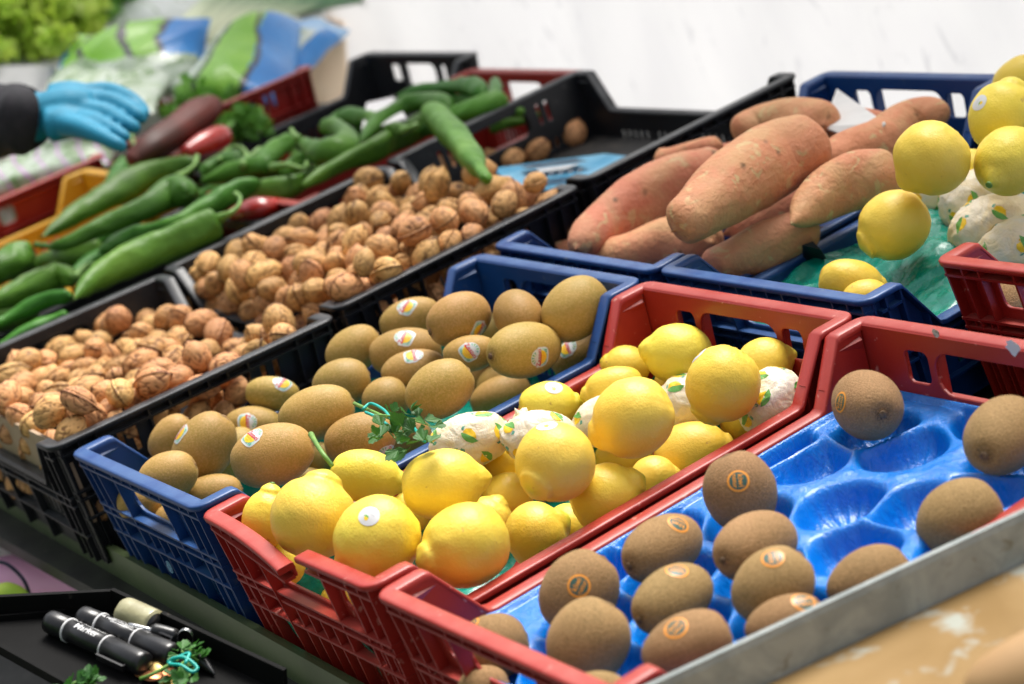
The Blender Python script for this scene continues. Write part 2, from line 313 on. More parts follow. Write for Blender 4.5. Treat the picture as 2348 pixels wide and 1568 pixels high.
slab('board', [dp(560, -60, 4.6), dp(778, -60, 4.3), dp(806, 330, 3.25), dp(560, 330, 3.5)], .01, M_BOARD, 'tan board standing beside the tarpaulin behind the bagged salads', 'board')
slab('added_light_screen', [Vector((-1.15, 3.6, -.9)), Vector((-1.15, -.9, -.9)), Vector((-1.25, -.9, .75)), Vector((-1.25, 3.6, .75))], .01, mat('light_screen_green', (.05, .12, .03), .8, trans=.25), 'added dark green screen blocking side light, out of frame on the seller side', 'light screen')  # unseen screen, added to cut sky light at lower left and tint reflections
slab('cardboard_box', [dp(-30, 152, 3.3), dp(112, 150, 3.2), dp(118, 260, 3.15), dp(-30, 265, 3.25)], .12, M_GCARD, 'grey cardboard box end behind the sleeve', 'box')
slab('back_panel', [dp(-200, -150, 4.3), dp(800, -150, 4.2), dp(800, 260, 4.1), dp(-200, 260, 4.2)], .02, M_GCARD, 'pale panel far behind the vegetables', 'panel')

q = [Vector(dp(-160, 330, 3.0)), Vector(dp(640, 330, 3.0))]; q += [q[1] + W3 @ Vector((0, 1.3, 0)), q[0] + W3 @ Vector((0, 1.3, 0))]
slab('produce_table', [a_ - GUP * .02 for a_ in q], -.02, M_GCARD, 'low produce table behind the crates, carrying lettuces and bags', 'table')
# ---------------------------------------------------------------- crates
def crate_parts(L, W, style, Hc=.112, seed=0, broken=False, fine=True):
    zl = -.042; xa, xb = .035, .060
    def prof_side():
        return [(0, 0), (xa, 0), (xb, zl), (L - xb, zl), (L - xa, 0), (L, 0)]
    def warp(p):
        t = -p[2] / Hc; return ((p[0] - L / 2) * (1 - .055 * t) + L / 2, (p[1] - W / 2) * (1 - .06 * t) + W / 2, p[2])
    out = {}
    # end walls (plate at x = .011)
    holes = [] if False else []
    sy, sw = W / 2, .0455
    if not broken: holes.append(rrect(sy - sw, sy + sw, -.041, -.0125, .012))
    if style == 'a':
        for s in (-1, 1):
            a, c = sorted((sy + s * (sw + .006), sy + s * (sw + .028)))
            if not (broken and s == -1 and False): holes.append(rrect(a, c, -.036, -.014, .005))
    else:
        for s in (-1, 1):
            for k in range(2): y = sy + s * (sw + .016 + .012 * k); holes.append(rrect(y - .0024, y + .0024, -.036, -.013, .0015, 2))
    if fine:
        y = .040
        while y < W - .040:
            holes.append(rrect(y - .0028, y + .0028, -.066, -.056, .0015, 2)); holes.append(rrect(y - .0028, y + .0028, -.095, -.072, .0015, 2)); y += .0105
    def endwall(front):
        yy0, yy1 = .006, W - .006
        ol = [(yy0, -.001), (yy0, -Hc), (yy1, -Hc), (yy1, -.001)]; hs = list(holes)
        if broken and not front: hs.append(rrect(sy - sw, sy + sw, -.041, -.0125, .012))
        if broken and front:
            g = sy + .012 - .03                                  # break toward the low-y side
            ol = [(yy0, -.001), (yy0, -Hc), (yy1, -Hc), (yy1, -.001), (g + .006, -.001), (g + .010, -.0125), (sy + sw - .006, -.0125), (sy + sw, -.018), (sy + sw, -.036), (sy + sw - .006, -.041), (sy - sw + .004, -.041), (sy - sw, -.034), (sy - sw, -.020), (g - .008, -.0125), (g - .006, -.001)]
        V, F = panel(ol, hs, .0028)
        b = MB(); b.add([(.0115 + v[2], v[0], v[1]) for v in V], F)
        def okb(y): return not (broken and front and abs(y - (sy - .018)) < .012)
        for y in (.008, .024, .040, sy - sw - .001, sy + sw + .001, W - .040, W - .024, W - .008): b.box((.0025, y - .0009, -Hc), (.0103, y + .0009, -.0042))
        for y in [sy + k * .018 for k in (-1.5, -.5, .5, 1.5)]:
            if okb(y): b.box((.0025, y - .0009, -.0112), (.0103, y + .0009, -.0042))
            b.box((.0030, y - .0008, -Hc), (.0103, y + .0008, -.0535))
        for y in (.016, .032, W - .016, W - .032): b.box((.004, y - .0007, -Hc), (.0103, y + .0007, -.048))
        for z in (-.0115, -.0455, -.0525, -.0700, -Hc + .001):
            if z == -.0115 and broken and front:
                b.box((.0020, .0062, z - .001), (.0102, sy - .026, z + .001)); b.box((.0020, sy - .010, z - .001), (.0102, W - .0062, z + .001))
            else: b.box((.0020, .0062, z - .001), (.0102, W - .0062, z + .001))
        V = b.V
        if broken and front: V = [sag(v) for v in V]
        return V, b.F
    def sag(v):
        x, y, z = v; g = sy - .018; 
        if x > .03: return v
        if y >= g and z > -.03:
            t = max(0, 1 - (y - g) / (W - g)); return (x - .010 * t * t, y, z - .0085 * t * t)
        if y < g and z > -.03: t = max(0, (y - .02) / (g - .02)); return (x + .001, y, z - .001 * t)
        return v
    V, F = endwall(True); out['end_wall'] = (V, F)
    V, F = endwall(False); out['end_wall2'] = ([(L - v[0], v[1], v[2]) for v in V], [tuple(reversed(f)) for f in F])
    # side walls
    ps = prof_side(); ol = [(.0135, -.001), (xa - .001, -.001), (xb - .001, zl - .001), (L - xb + .001, zl - .001), (L - xa + .001, -.001), (L - .0135, -.001), (L - .0135, -Hc), (.0135, -Hc)]
    sh = []
    if fine:
        x = .075
        while x < L - .07:
            if abs(x - L / 2) > .02: sh.append(rrect(x - .0026, x + .0026, -.083, -.064, .0015, 2))
            x += .0115
    V, F = panel(ol, sh, .0026)
    for nm, y0, sg in (('side_wall', .0105, 1), ('side_wall2', W - .0105, -1)):
        b = MB(); b.add([(v[0], y0 + v[2], v[1]) for v in V], F)
        ya, yb = sorted((y0 - sg * .0014, y0 - sg * .0082))
        for x in (.020, .034, .052, L * .33, L * .5, L * .67, L - .052, L - .034, L - .020):
            zt_ = -.0045 if (x < xa or x > L - xa) else (zl - .0045); 
            if .036 < x < xb + .002 or L - xb - .002 < x < L - .036: zt_ = -.030
            b.box((x - .0009, ya, -Hc), (x + .0009, yb, zt_))
        for z in (-.052, -.060, -.088): b.box((.014, ya, z - .0009), (L - .014, yb, z + .0009))
        for xx in ((.014, .034), (L - .034, L - .014)): b.box((xx[0], ya, -.0155), (xx[1], yb, -.0135))
        out[nm] = (b.V, b.F)
    # rim: swept lip following the profile with rounded corners
    path = []
    def arc(cx, cy, a0):
        for k in range(5):
            a = math.radians(a0 + 22.5 * k); path.append((cx + .012 * math.cos(a), cy + .012 * math.sin(a), 0, math.cos(a), math.sin(a)))
    arc(.012, .012, 180)
    for x, z in ((xa - .004, 0), (xa, -.001), (xb - .001, zl + .0015), (xb + .004, zl), (L / 2, zl), (L - xb - .004, zl), (L - xb + .001, zl + .0015), (L - xa, -.001), (L - xa + .004, 0)): path.append((x, 0, z, 0, -1))
    arc(L - .012, .012, 270)
    g = sy - .018
    for k in range(1, 14): path.append((L, .012 + (W - .024) * k / 14, 0, 1, 0))
    arc(L - .012, W - .012, 0)
    for x, z in ((L - xa + .004, 0), (L - xa, -.001), (L - xb + .001, zl + .0015), (L - xb - .004, zl), (L / 2, zl), (xb + .004, zl), (xb - .001, zl + .0015), (xa, -.001), (xa - .004, 0)): path.append((x, W, z, 0, 1))
    arc(.012, W - .012, 90)
    ys = [W - .012 - (W - .024) * k / 20 for k in range(1, 20)]
    if broken: ys = [y for y in ys if abs(y - g) > .006] + [g + .0055, g - .0055]; ys.sort(reverse=True)
    brk = None
    for y in ys:
        if broken and brk is None and y < g: brk = len(path)
        path.append((0, y, 0, -1, 0))
    cs = [(.0008, -.0046), (0, -.0040), (0, -.0012), (.0010, -.0002), (.0030, 0), (.0110, 0), (.0122, -.0009), (.0126, -.0030), (.0126, -.0046)]
    V = []; 
    for (x, y, z, nx, ny) in path:
        for (o_, dz) in cs:
            v = (x - nx * o_, y - ny * o_, z + dz); V.append(sag(v) if broken else v)
    m, k = len(path), len(cs); F = []
    for i in range(m):
        if brk is not None and i == brk - 1: continue
        j = (i + 1) % m
        for q in range(k): F.append((i * k + q, i * k + (q + 1) % k, j * k + (q + 1) % k, j * k + q))
    if brk is not None: F.append(tuple((brk - 1) * k + q for q in range(k))); F.append(tuple(brk * k + q for q in reversed(range(k))))
    out['rim'] = (V, F)
    hs = []
    if fine:
        for i in range(9):
            for j in range(5): x = .045 + (L - .09) * i / 8; y = .035 + (W - .07) * j / 4; hs.append(rrect(x - .012, x + .012, y - .003, y + .003, .0025, 2))
    V, F = panel([(.015, .012), (L - .015, .012), (L - .015, W - .012), (.015, W - .012)], hs, .0028)
    out['base'] = ([(v[0], v[1], -Hc + .003 + v[2]) for v in V], F)
    # moulded wedge marks inside the tall corners
    ng = 0
    for x in (.020, L - .020):
        for y in (.0120, W - .0120):
            s = 1 if y < W / 2 else -1; d = 1 if x < L / 2 else -1
            b = MB(); ng += 1
            b.add([(x - d * .004, y, -.016), (x + d * .016, y, -.010), (x - d * .004, y + s * .0022, -.010), (x - d * .004, y, -.008)], [(0, 1, 2), (1, 3, 2), (0, 2, 3)]); out['corner_gusset' + str(ng)] = (b.V, b.F)
    return {k_: ([warp(v) for v in V], F) for k_, (V, F) in out.items()}
CACHE = {}
def crate(x, y, z, yaw, pitch, L, W, m, label, style='a', rot=False, broken=False, group='plastic crates of the stall', sink=0):
    key = (round(L, 3), round(W, 3), style, broken, m.name)
    if key not in CACHE:
        CACHE[key] = {k: mesh('crate_' + k, V, F, m, smooth=(k == 'rim')) for k, (V, F) in crate_parts(L, W, style, broken=broken).items()}
        for k, me in CACHE[key].items():
            if k == 'rim':
                try: me.set_sharp_from_angle(angle=math.radians(50))
                except Exception: pass
    Mx = T((x, y, z)) @ Matrix.Rotation(yaw, 4, 'Z') @ Matrix.Rotation(-pitch, 4, 'Y')
    if rot: Mx = Mx @ T((W, 0, 0)) @ Matrix.Rotation(math.pi / 2, 4, 'Z')
    r = top('plastic_crate', None, Mx @ T((0, 0, -.112)), label, 'crate', group)
    for k, me in CACHE[key].items(): kid(k.rstrip('1234'), me, r, T((0, 0, .112)))
    return Mx
CR = {}
CR['G'] = crate(.0112, .4848, .0032, -.0156, -.0103, .4, .2455, M_BLUE, 'blue plastic crate of smooth golden kiwis, nearest the marker tray')
CR['L'] = crate(.0088, .2389, -.0007, -.0135, -.0049, .4, .2455, M_RED, 'red plastic crate of lemons with a snapped sagging front rim', broken=True)
CR['K'] = crate(.007, -.0076, -.0036, -.0147, -.001, .4, .2455, M_RED, 'red plastic crate of fuzzy kiwis in a blue tray beside the galvanised rail')
CR['SP'] = crate(.4246, .4888, -.0027, -.0276, .02, .4, .2455, M_BLUE, 'blue plastic crate filled with sweet potatoes')
CR['L2'] = crate(.4222, .242, -.003, -.0213, 0, .4, .2455, M_BLUE, 'blue plastic crate of lemons lined with green film, behind the red crates')
CR['R'] = crate(.481, .000, .001, -.016, 0, .4, .239, M_RED, 'red plastic crate cut by the right edge, beside the green lined lemons')
CR['B1'] = crate(.0063, .7448, .0076, -.0264, -.0225, .3912, .2674, M_BLACK, 'black plastic crate of walnuts with a cardboard front, at the left edge', 'b', rot=True)
CR['B2'] = crate(.2857, .7624, -.0004, -.0199, .0085, .3912, .2674, M_BLACK, 'black plastic crate heaped with walnuts, middle of the three black walnut crates', 'b', rot=True)
CR['B3'] = crate(.5693, .7727, -.0006, -.0127, .0054, .3912, .2674, M_BLACK, 'nearly empty black plastic crate holding a blue sign and few walnuts', 'b', rot=True)
CR['PR'] = crate(.480, 1.205, -.014, -.016, 0, .4, .262, M_RED, 'red plastic crate under the green peppers, against the tarpaulin')
CR['PB'] = crate(.500, 1.478, -.002, -.016, 0, .41, .30, M_BLACK, 'black plastic crate under the green peppers, high handles against the tarpaulin')
CR['PF'] = crate(.06, 1.215, -.024, -.016, 0, .4, .262, M_BLACK, 'black plastic crate hidden under the nearest green peppers')
CR['Y'] = crate(.075, 1.50, .004, -.02, 0, .4, .30, M_YEL, 'yellow plastic crate behind the long green peppers')
CR['S1'] = crate(.10, 1.825, .006, -.03, 0, .40, .42, M_RED, 'dark red plastic crate of bagged vegetables under the sleeve', 'a', rot=True)
CR['S2'] = crate(.56, 1.805, .006, -.03, 0, .40, .28, M_RED, 'red plastic crate under the green and blue salad bags', 'b', rot=True)
def patch(key, px, X, pts, m, name, label, cat):
    inv = CR[key].inverted(); o = inv @ CT; d = inv.to_3x3() @ ray(*px); q = o + d * ((X - o.x) / d.x); s_ = -1 if X > .2 else 1
    b = MB(); b.add([(q.x, q.y + a, q.z + c) for a, c in pts] + [(q.x + s_ * -.0004 * (-1), q.y + a, q.z + c) for a, c in pts], [tuple(range(len(pts))), tuple(reversed(range(len(pts), 2 * len(pts))))])
    top(name, b.me(name, m), CR[key], label, cat)
def jag(r, n, s): rr = random.Random(s); return [(r * math.cos(6.283 * k / n) * rr.uniform(.7, 1.15), r * math.sin(6.283 * k / n) * rr.uniform(.7, 1.1)) for k in range(n)]
patch('K', (2145, 764), .3868, jag(.0034, 14, 1), mat('old_glue', (.55, .52, .42), .7, (.2, .16, .1), 300), 'glue_spot', 'small pale glue spot on the back wall of the red kiwi crate', 'glue spot')
patch('K', (2322, 797), .3868, jag(.0058, 16, 2), M_GCARD, 'label_scrap', 'torn grey label scrap on the back wall of the red kiwi crate', 'label scrap')
patch('G', (388, 1300), .0022, circ(.0052, 24), mat('stamped_mark', (.10, .35, .50), .5, (.02, .06, .2), 700, (.45, .55)), 'round_mark', 'small round pale blue stamp low on the front of the blue kiwi crate', 'stamp')
# cardboard standing in the broken-out front of the first walnut crate
b = MB(); b.box((.0135, .012, -.075), (.0165, .372, -.006)); 
top('cardboard_sheet', b.me('cardboard_sheet', M_CARD), T((.0063, .7448, .0076)) @ Matrix.Rotation(-.0264, 4, 'Z'), 'brown cardboard strip closing the front of the left walnut crate', 'cardboard')

# ---------------------------------------------------------------- fruit
def fr_axes(ang, phi):
    al, ph = math.radians(ang), math.radians(phi); return RC.transposed() @ Vector((math.cos(al) * math.cos(ph), -math.sin(al) * math.cos(ph), math.sin(ph)))
class Fruit:
    def __init__(s, kind, a, b, seed): s.k, s.a, s.b, s.seed = kind, a, b, seed; s.r = np.random.default_rng(seed + 999); s.q = s.r.uniform(0, 1, 6)
    def surf(s, n):
        """unit directions -> surface points (local: X is the long axis, tip at +X)"""
        n = np.asarray(n, float); th = np.arccos(np.clip(n[:, 0], -1, 1)); a, b = s.a, s.b
        x = a * n[:, 0]; rr = b * np.sqrt(np.maximum(0, 1 - n[:, 0] ** 2)); k = np.ones(len(n)); v = np.zeros(len(n))
        if s.k in ('gold', 'kiwi'):
            e = .93 if s.k == 'gold' else .90; rr = b * np.maximum(1e-9, np.sin(th)) ** e
            k += .036 * sn(n, 2.0, s.seed) + .008 * sn(n, 6, s.seed + 1)
            x = x * (1 - .05 * np.exp(-(th / .28) ** 2)) + a * .05 * np.exp(-(th / .09) ** 2); x = x * (1 - .04 * np.exp(-((math.pi - th) / .22) ** 2))
            v = np.exp(-(th / .27) ** 2) + .5 * np.exp(-((math.pi - th) / .13) ** 2)
        elif s.k == 'lemon':
            w_ = .24 + .10 * s.q[0]; am = .10 + .09 * s.q[1]
            x = a * (.93 * n[:, 0]) + a * am * np.exp(-(th / w_) ** 2) - a * .035 * np.exp(-((math.pi - th) / .10) ** 2) + a * .07 * np.exp(-((math.pi - th) / .34) ** 2)
            rr = rr * (1 + .30 * s.q[0] * np.exp(-((th - .30) / .16) ** 2) - .10 * np.exp(-((th - .52) / .18) ** 2))
            k += .022 * sn(n, 2.5, s.seed) + .012 * sn(n, 7, s.seed + 2) + .006 * sn(n, 19, s.seed + 3) + (.012 * sn(n, 26, s.seed + 4) * np.exp(-(th / .9) ** 2) + .012 * sn(n, 26, s.seed + 4) * np.exp(-((math.pi - th) / .7) ** 2))
            v = .0 + np.exp(-(th / .22) ** 2) * (.4 + s.q[3] * .6) + .8 * np.exp(-((math.pi - th) / .12) ** 2) + (np.exp(-(th / .7) ** 2) * .5 if s.q[4] > .72 else 0)
        elif s.k == 'wrap':
            f1 = np.abs(sn(n, 4, s.seed, 3)); f2 = np.abs(sn(n, 9, s.seed + 1, 3)); f3 = np.abs(sn(n, 20, s.seed + 2, 3))
            k += .05 * (.6 - f1) + .035 * (.5 - f2) + .03 * (.5 - f3)
        P = np.stack([x * k, rr * k * 1.0, rr * 0], 1); h = np.hypot(n[:, 1], n[:, 2]) + 1e-9
        P = np.stack([x * k, rr * k * n[:, 1] / h, rr * k * n[:, 2] / h], 1); return P, v
    def mesh(s, mats, nu=48, nv=56):
        P, F, v = s.geo(nu, nv)
        if s.k == 'kiwi':                                         # real fuzz: short hairs standing off the skin
            g = np.random.default_rng(s.seed); K = 5200; n = g.normal(size=(K, 3)); n /= np.linalg.norm(n, axis=1)[:, None]; Q, _ = s.surf(n)
            G = Q / np.array([s.a ** 2, s.b ** 2, s.b ** 2]); G /= np.linalg.norm(G, axis=1)[:, None]; r_ = g.normal(size=(K, 3)); D = G + r_ * .45 + np.array([-.5, 0, 0]); t_ = np.cross(D, r_); t_ /= np.linalg.norm(t_, axis=1)[:, None]
            l = g.uniform(.0006, .0013, K)[:, None]; a0 = Q - G * .0001 - t_ * .00004; a1 = Q - G * .0001 + t_ * .00004; a2 = Q + D / np.linalg.norm(D, axis=1)[:, None] * l
            m = len(P); P = np.concatenate([P, np.stack([a0, a1, a2], 1).reshape(-1, 3)]); F = F + [(m + 3 * i, m + 3 * i + 1, m + 3 * i + 2) for i in range(K)]; v = np.concatenate([v, np.zeros(3 * K)])
        return mesh(s.k + '_body', P, F, mats, attr=v)
    def geo(s, nu, nv):
        n = [(1, 0, 0)]
        for i in range(1, nu): t = math.pi * i / nu; n += [(math.cos(t), math.sin(t) * math.cos(6.28318 * j / nv), math.sin(t) * math.sin(6.28318 * j / nv)) for j in range(nv)]
        n.append((-1, 0, 0)); P, v = s.surf(n); F = [(0, 1 + j, 1 + (j + 1) % nv) for j in range(nv)]
        for i in range(nu - 2):
            for j in range(nv): a = 1 + i * nv + j; c = 1 + i * nv + (j + 1) % nv; F.append((a, a + nv, c + nv, c))
        e = len(P) - 1; o = 1 + (nu - 2) * nv; F += [(e, o + (j + 1) % nv, o + j) for j in range(nv)]
        return P, F, v
    def snap(s, pts, eps):
        n = np.asarray(pts) / np.array([s.a, s.b, s.b]); n = n / np.linalg.norm(n, axis=1)[:, None]; P, _ = s.surf(n)
        g = P / np.array([s.a ** 2, s.b ** 2, s.b ** 2]); g /= np.linalg.norm(g, axis=1)[:, None]; return P + g * np.asarray(eps)[:, None]
def sticker_art(kind):
    A = []                                                        # (V2, F, material index, layer)
    def add(P, i, l): A.append((*poly(P), i, l))
    if kind == 'zespri':                                          # x: reading direction, y: toward the rays
        w_ = .0076
        out = [(-.0078, .0012), (-.0066, .0022)] + [(.0060 * math.cos(math.radians(t)) * -1 if False else -.0060 * math.cos(math.radians(t)), .0020 + .0052 * math.sin(math.radians(t))) for t in range(10, 171, 16)] + [(.0066, .0022), (.0074, .0012)]
        out += [(.0072, -.0045), (.0062, -.0066), (.0038, -.0074), (-.0038, -.0074), (-.0062, -.0066), (-.0072, -.0045)]
        out = out[::-1]; add(out, 0, 0)
        add([(-.0062, -.0012), (.0062, -.0012), (.0064, -.0042), (.0054, -.0062), (-.0054, -.0062), (-.0064, -.0042)][::-1], 1, 1)
        for k in range(9): x = -.005 + .00118 * k; add([(x, -.0036), (x + .0004 + .0003 * (k % 3), -.0036), (x + .0004 + .0003 * (k % 3), -.0058), (x, -.0058)][::-1], 2, 2)
        add([(.0050 * math.cos(math.radians(t)), -.0008 + .0046 * math.sin(math.radians(t))) for t in range(180, 361, 12)], 3, 3)
        for k, t in enumerate((150, 120, 90, 60, 30)):
            c, s_ = math.cos(math.radians(t)), math.sin(math.radians(t)); o = (.0, .0024)
            add([(o[0] + c * .0020, o[1] + s_ * .0016), (o[0] + c * .0044 - s_ * .0007, o[1] + s_ * .0044 + c * .0007), (o[0] + c * .0044 + s_ * .0007, o[1] + s_ * .0044 - c * .0007)], 5 if k % 2 else 2, 1)
        V, F = text2d('Zespri', .0046); A.append(([(a * 1.02, c * .95 + .0008) for a, c in V], F, 4, 3))
        add([(-.0060, -.0012), (.0058, -.0004), (.0058, -.0001), (-.0060, -.0004)], 4, 4)
        V, F = text2d('SUNGOLD', .0016); A.append(([(a, c - .0021) for a, c in V], F, 6, 4)); V, F = text2d('KIWI', .0013); A.append(([(a, c - .0038) for a, c in V], F, 6, 4))
        return A, [M_WHITE, M_TEAL, M_TEALD, M_SUN, M_REDP, M_GRN, M_ORG]
    if kind == 'ring':
        add(circ(.0066), 0, 0); add(circ(.0052), 1, 1); V, F = text2d('kiwi', .0048); A.append(([(a, c + .0014) for a, c in V], F, 0, 2)); V, F = text2d('natur', .0038); A.append(([(a, c - .0019) for a, c in V], F, 0, 2))
        return A, [M_ORG, M_DKG]
    if kind == 'lemon':
        add(circ(.0070), 0, 0); add([(-.0028, -.0015), (-.0012, -.0004), (.0008, -.0008), (.0012, -.0014), (-.0006, -.0018)][::-1], 1, 1)
        add([(-.0018, -.0018), (.0012, -.0016), (.0014, -.0030), (.0004, -.0040), (-.0010, -.0036)][::-1], 2, 1); V, F = text2d('Limones', .0020); A.append(([(a, c + .0018) for a, c in V], F, 3, 1))
        return A, [M_WHITE, M_GRN, M_SUN, M_GRY]
    if kind == 'leaf':
        P = [(-.0052, -.001), (-.0030, .0016), (0, .0024), (.0026, .0018), (.0046, .0002), (.002, -.0006), (-.002, -.0012)][::-1]; add(P, 0, 0)
        add([(-.0036, -.0014), (0, -.0010), (.0040, -.0004), (.0036, -.0030), (.0012, -.0044), (-.0016, -.0036)][::-1], 1, 0)
        add([(.0042, -.0014), (.0056, -.0012), (.0060, -.0030), (.0048, -.0040)][::-1], 2, 0); return A, [M_GRN, M_SUN, M_TEALD]
ART = {k: sticker_art(k) for k in ('zespri', 'ring', 'lemon', 'leaf')}
def put_sticker(fo, fr, Mx, px, py, ang, kind, name='sticker', size=1, dirs=None):
    inv = Mx.inverted()
    if dirs is None:
        o = inv @ CT; d = (inv.to_3x3() @ ray(px, py)); A = np.array([1 / fr.a, 1 / fr.b, 1 / fr.b]); oo, dd = np.array(o) * A, np.array(d) * A
        a_, b_, c_ = dd @ dd, 2 * oo @ dd, oo @ oo - 1; disc = b_ * b_ - 4 * a_ * c_; t = (-b_ - math.sqrt(max(disc, 0))) / (2 * a_); p = np.array(o) + np.array(d) * t
        cx_ = inv.to_3x3() @ (RC.transposed() @ Vector((math.cos(math.radians(ang)), -math.sin(math.radians(ang)), 0)))
    else: p = np.array(dirs[0]) * np.array([fr.a, fr.b, fr.b]); cx_ = Vector(dirs[1])
    g = Vector(p / np.array([fr.a ** 2, fr.b ** 2, fr.b ** 2])).normalized(); tx = (cx_ - g * cx_.dot(g)).normalized(); ty = g.cross(tx)
    art, mats = ART[kind]; V = []; F = []; I = []; E = []
    for v2, f, i, l in art:
        n = len(V); V += [p + np.array(tx) * a * size + np.array(ty) * c * size for a, c in v2]; E += [.00022 + .00009 * l] * len(v2); F += [tuple(q + n for q in ff) for ff in f]; I += [i] * len(f)
    P = fr.snap(V, E); kid(name, mesh(name, P, F, mats, I), fo)
def put_fruit(e, z, kind, m, name, cat, label, group, seed):
    nm, cx, cy, a, b, ang, phi = e[:7]; c = at(cx, cy, z); s = depth(c); b_ = b * s / FPX; ph = math.radians(phi); ap = a * s / FPX
    a_ = max(b_ * 1.02, math.sqrt(max(ap ** 2 - (b_ * math.sin(ph)) ** 2, 0)) / math.cos(ph)); a_ = min(a_, b_ * 1.55)
    ax = fr_axes(ang, phi); Mx = frame(c, ax, RC.transposed() @ Vector((0, -.6, -.8)))
    fr = Fruit(kind, a_, b_, seed); o = top(name, fr.mesh(m), Mx, label, cat, group); return o, fr, Mx
GOLD = [
 ('g16', 1130, 757, 42, 40, 30, 0, -0.0576, 'smooth kiwi mostly hidden between three tall ones at the back of the blue crate'),
 ('g19b', 735, 1050, 38, 36, 10, 0, -0.0927, 'small dark glimpse of a kiwi under the parsley-side kiwis'),
 ('g15a', 1095, 868, 46, 40, 60, 0, -0.0956, 'smooth kiwi in the low gap beside the red spotted kiwi'),
 ('g15b', 1140, 878, 50, 40, 40, 0, -0.0959, 'smooth kiwi peeking out under the kiwi with the sharpest sticker'),
 ('g26b', 345, 1165, 52, 48, 80, 0, -0.0606, 'smooth kiwi seen low through the front handle hole of the blue crate'),
 ('g26c', 400, 1195, 50, 44, 10, 0, -0.0634, 'smooth kiwi seen through the small front window of the blue crate'),
 ('g3', 1187, 723, 60, 55, -60, -55, -0.0045, 'kiwi showing its dark stem end against the back wall of the blue crate'),
 ('g1', 939, 733, 78, 48, 200, 0, -0.018, 'long kiwi lying against the black crate wall, sticker on its top edge'),
 ('g10', 1328, 815, 72, 46, 35, 0, -0.0597, 'kiwi half under the tallest one, touching the red crate side'),
 ('g4', 1318, 707, 84, 68, 222, -10, -0.0105, 'tallest kiwi standing at the back right corner of the blue crate'),
 ('g2', 1052, 732, 77, 61, 205, -20, 0.0025, 'upright kiwi with a sideways sticker low on its right side'),
 ('g13', 810, 803, 70, 53, 35, 0, -0.0143, 'plain kiwi beside the black crate wall, left of the stickered ones'),
 ('g9', 1078, 810, 66, 42, 8, 0, -0.0169, 'kiwi with a slanted sticker tucked between upright kiwi and lowest ones'),
 ('g6', 929, 808, 90, 57, 188, 0, -0.0212, 'long kiwi with a bright sticker on top, left of the upright kiwi'),
 ('g14', 783, 878, 68, 54, 20, 0, -0.0155, 'plain kiwi in the middle left of the blue crate, above the parsley'),
 ('g7', 950, 850, 78, 50, 12, 0, -0.0265, 'long kiwi with a foreshortened sticker, below the long stickered one'),
 ('g5', 1202, 803, 87, 64, 190, -35, -0.0211, 'big brown kiwi with the sharpest fruit sticker, in the middle right'),
 ('g11', 1149, 909, 84, 48, 20, 0, -0.0943, 'long kiwi along the green film edge beside the red crate'),
 ('g12', 885, 917, 56, 52, 30, 0, -0.0323, 'kiwi directly above the parsley sprig in the blue crate'),
 ('g17', 625, 903, 64, 41, -5, 0, -0.022, 'kiwi with a crumpled sticker on top, next to the black crate handle'),
 ('g8', 1008, 892, 84, 66, 35, 0, -0.0163, 'plump kiwi with small red spots right above the parsley'),
 ('g29', 940, 1005, 52, 46, 20, 0, -0.0955, 'kiwi mostly hidden beneath the parsley leaves'),
 ('g28', 700, 1100, 54, 28, 10, 0, -0.0995, 'dark kiwi sliver between the lemons and the front kiwis'),
 ('g19', 582, 975, 76, 44, -4, 0, -0.0361, 'kiwi with a round-topped sticker lying behind two big front kiwis'),
 ('g21', 392, 1003, 62, 44, 50, 0, -0.0161, 'kiwi at the far left of the pile, under the black crate slits'),
 ('g18', 724, 948, 92, 62, 18, 0, -0.0022, 'large smooth kiwi in the left middle with a plain skin'),
 ('g22', 532, 1042, 72, 52, 42, 0, -0.0434, 'kiwi squeezed between the upright left kiwi and the big front one'),
 ('g27', 826, 1007, 86, 60, 15, 0, -0.0212, 'kiwi under the teal rubber band of the parsley'),
 ('g20', 467, 1027, 90, 68, 56, 0, -0.0118, 'tall leaning kiwi at the left of the pile'),
 ('g23', 626, 1043, 99, 72, 18, 0, -0.0014, 'big scuffed kiwi at the front of the pile, sticker edge on its left'),
 ('g26', 318, 1150, 46, 50, 80, 0, -0.0429, 'kiwi behind the front handle hole, left side'),
 ('g25', 484, 1135, 88, 48, 12, 0, -0.0386, 'long kiwi lying at the front right, against the blue rim'),
 ('g24', 386, 1092, 72, 57, 25, 0, -0.0086, 'round kiwi at the very front left of the blue crate'),
]
